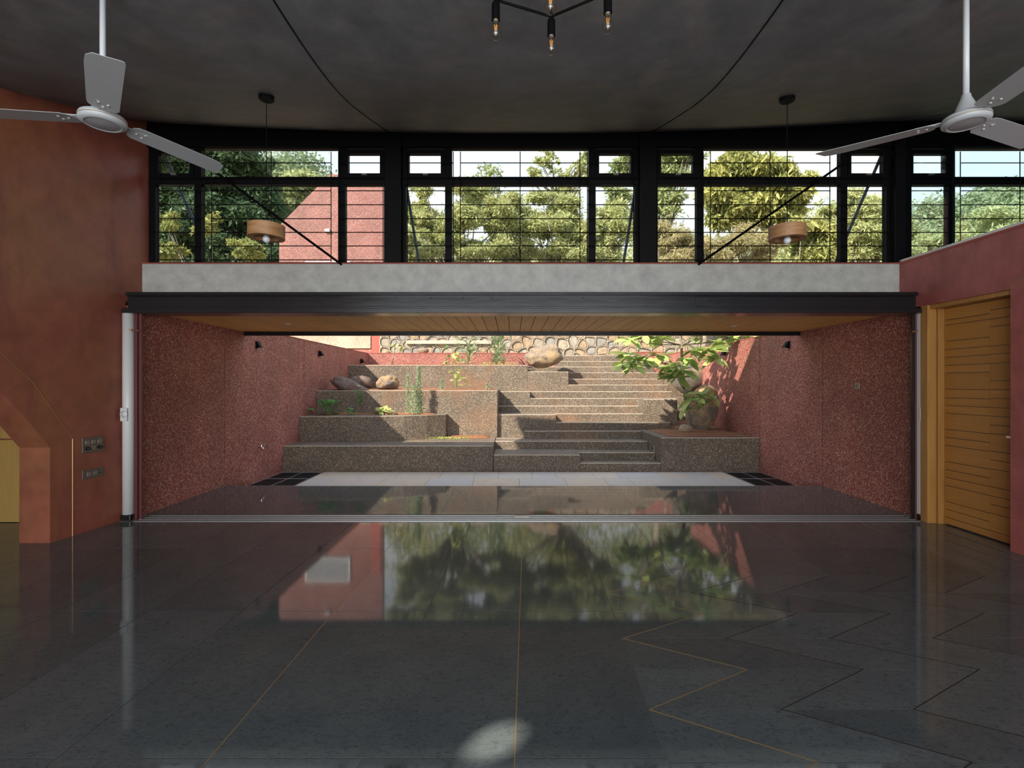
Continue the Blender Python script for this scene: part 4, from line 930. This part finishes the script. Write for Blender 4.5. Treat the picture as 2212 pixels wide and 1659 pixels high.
tree('airy_tree', 'airy tree with open branches rising above the middle window transom', [(1180, 350, 30, 22), (1155, 375, 25, 18), (1215, 385, 35, 24), (1255, 370, 25, 20), (1200, 420, 50, 26), (1260, 345, 18, 16)], 34, 3400, .15, 'leaf_feather', (3.4, 35), .2, 'bark', 9, branches=22, rs=.34, tp=.8)
tree('pale_tree', 'pale grey green tree behind the second steel column', [(1360, 360, 50, 30), (1450, 370, 60, 40), (1420, 440, 60, 45), (1480, 340, 50, 28), (1340, 430, 45, 40)], 30, 9000, .17, 'leaf_euc', (9, 31), .22, 'bark', 8, branches=20, rs=.36)
tree('mango_tree', 'big yellowish green mango tree behind the right wooden pendant', [(1600, 385, 75, 55), (1560, 440, 60, 60), (1660, 395, 75, 55), (1720, 400, 45, 40), (1640, 450, 80, 50), (1545, 370, 30, 30), (1700, 450, 50, 40)], 19, 34000, .17, 'leaf_mango', (9.3, 19.6), .2, 'bark_dark', 9, aspect=.24, droop=1.2, depth=.7)
tree('mango_tree', 'lower yellowish mango bush just right of the right wooden pendant', [(1780, 510, 40, 40), (1750, 545, 50, 35), (1800, 560, 40, 30), (1720, 500, 40, 20)], 15, 7000, .15, 'leaf_mango', (9.2, 15.2), .09, sub=8, aspect=.24, droop=1.0, cat='bush')
tree('dry_brush', 'dry straw coloured brush low in the right window bay', [(1440, 520, 60, 45), (1550, 530, 70, 45), (1640, 530, 60, 40), (1480, 560, 80, 30)], 18, 26000, .11, 'leaf_dry', (7, 18.6), .1, 'bark', 9, aspect=.14, branches=34, rs=.38)
tree('feathery_tree', 'feathery green tree in the last pane before the right column', [(1870, 460, 60, 45), (1840, 520, 60, 50), (1920, 520, 70, 60), (1800, 450, 30, 20), (1920, 450, 40, 40)], 24, 30000, .14, 'leaf_feather', (17, 25), .18, 'bark', 9, aspect=.2, branches=24, rs=.36)
tree('feathery_tree', 'feathery green tree behind the right glass screen', [(2000, 530, 60, 40), (2090, 525, 80, 40), (2200, 490, 90, 50), (1960, 550, 60, 35), (2300, 480, 90, 60)], 26, 40000, .15, 'leaf_feather', (24, 27), .18, 'bark', 9, aspect=.22, rs=.4)
tree('leafy_tree', 'round crowned green tree behind the left wooden pendant, far side of the gable', [(480, 420, 120, 70), (380, 470, 90, 80), (560, 520, 80, 60)], 27, 12000, .2, 'leaf_dark', (-16, 28), .25, 'bark_dark')
def hill_trees(name, cx_, cy_, sx_, sy_, n, lab, m='leaf_hill', rad=2.2):
    bl = []
    for _ in range(n):
        x = cx_+RNG.normal()*sx_; y = cy_+RNG.normal()*sy_; z = terr(x, y); r = rad*RNG.uniform(.6, 1.3); bl.append((x, y, z+r*.7, r, r, r*.9))
    q = quads(name, *cloud(bl, n*75, .42, .45, .2, .7), M[m]); tag(q, lab, 'trees', None, 'stuff')
hill_trees('hill_trees', -38, 76, 13, 9, 480, 'woods covering the hill beyond the left window bay and the red gable')
hill_trees('hill_trees', 78, 72, 20, 9, 620, 'woods covering the hill beyond the right glass screen')
bl = []
for _ in range(300):
    x = RNG.uniform(-9, 27); y = RNG.uniform(32, 40); hmax = 12.3+1.2*math.sin(x*.7)+.6*math.sin(x*1.9+1); r = RNG.uniform(.8, 1.7)
    bl.append((x, y, RNG.uniform(5, hmax)*(y/35)-r*.3, r*1.3, r, r*.8))
q = quads('woods', *cloud(bl, 42000, .21, .3, .2, .35), M['leaf_feather']); tag(q, 'dense mass of mixed woodland filling the gaps behind the feathery trees', 'trees', None, 'stuff')
hill_trees('hill_trees', 8, 62, 26, 6, 330, 'treeline far behind the middle window bays', 'leaf_euc')
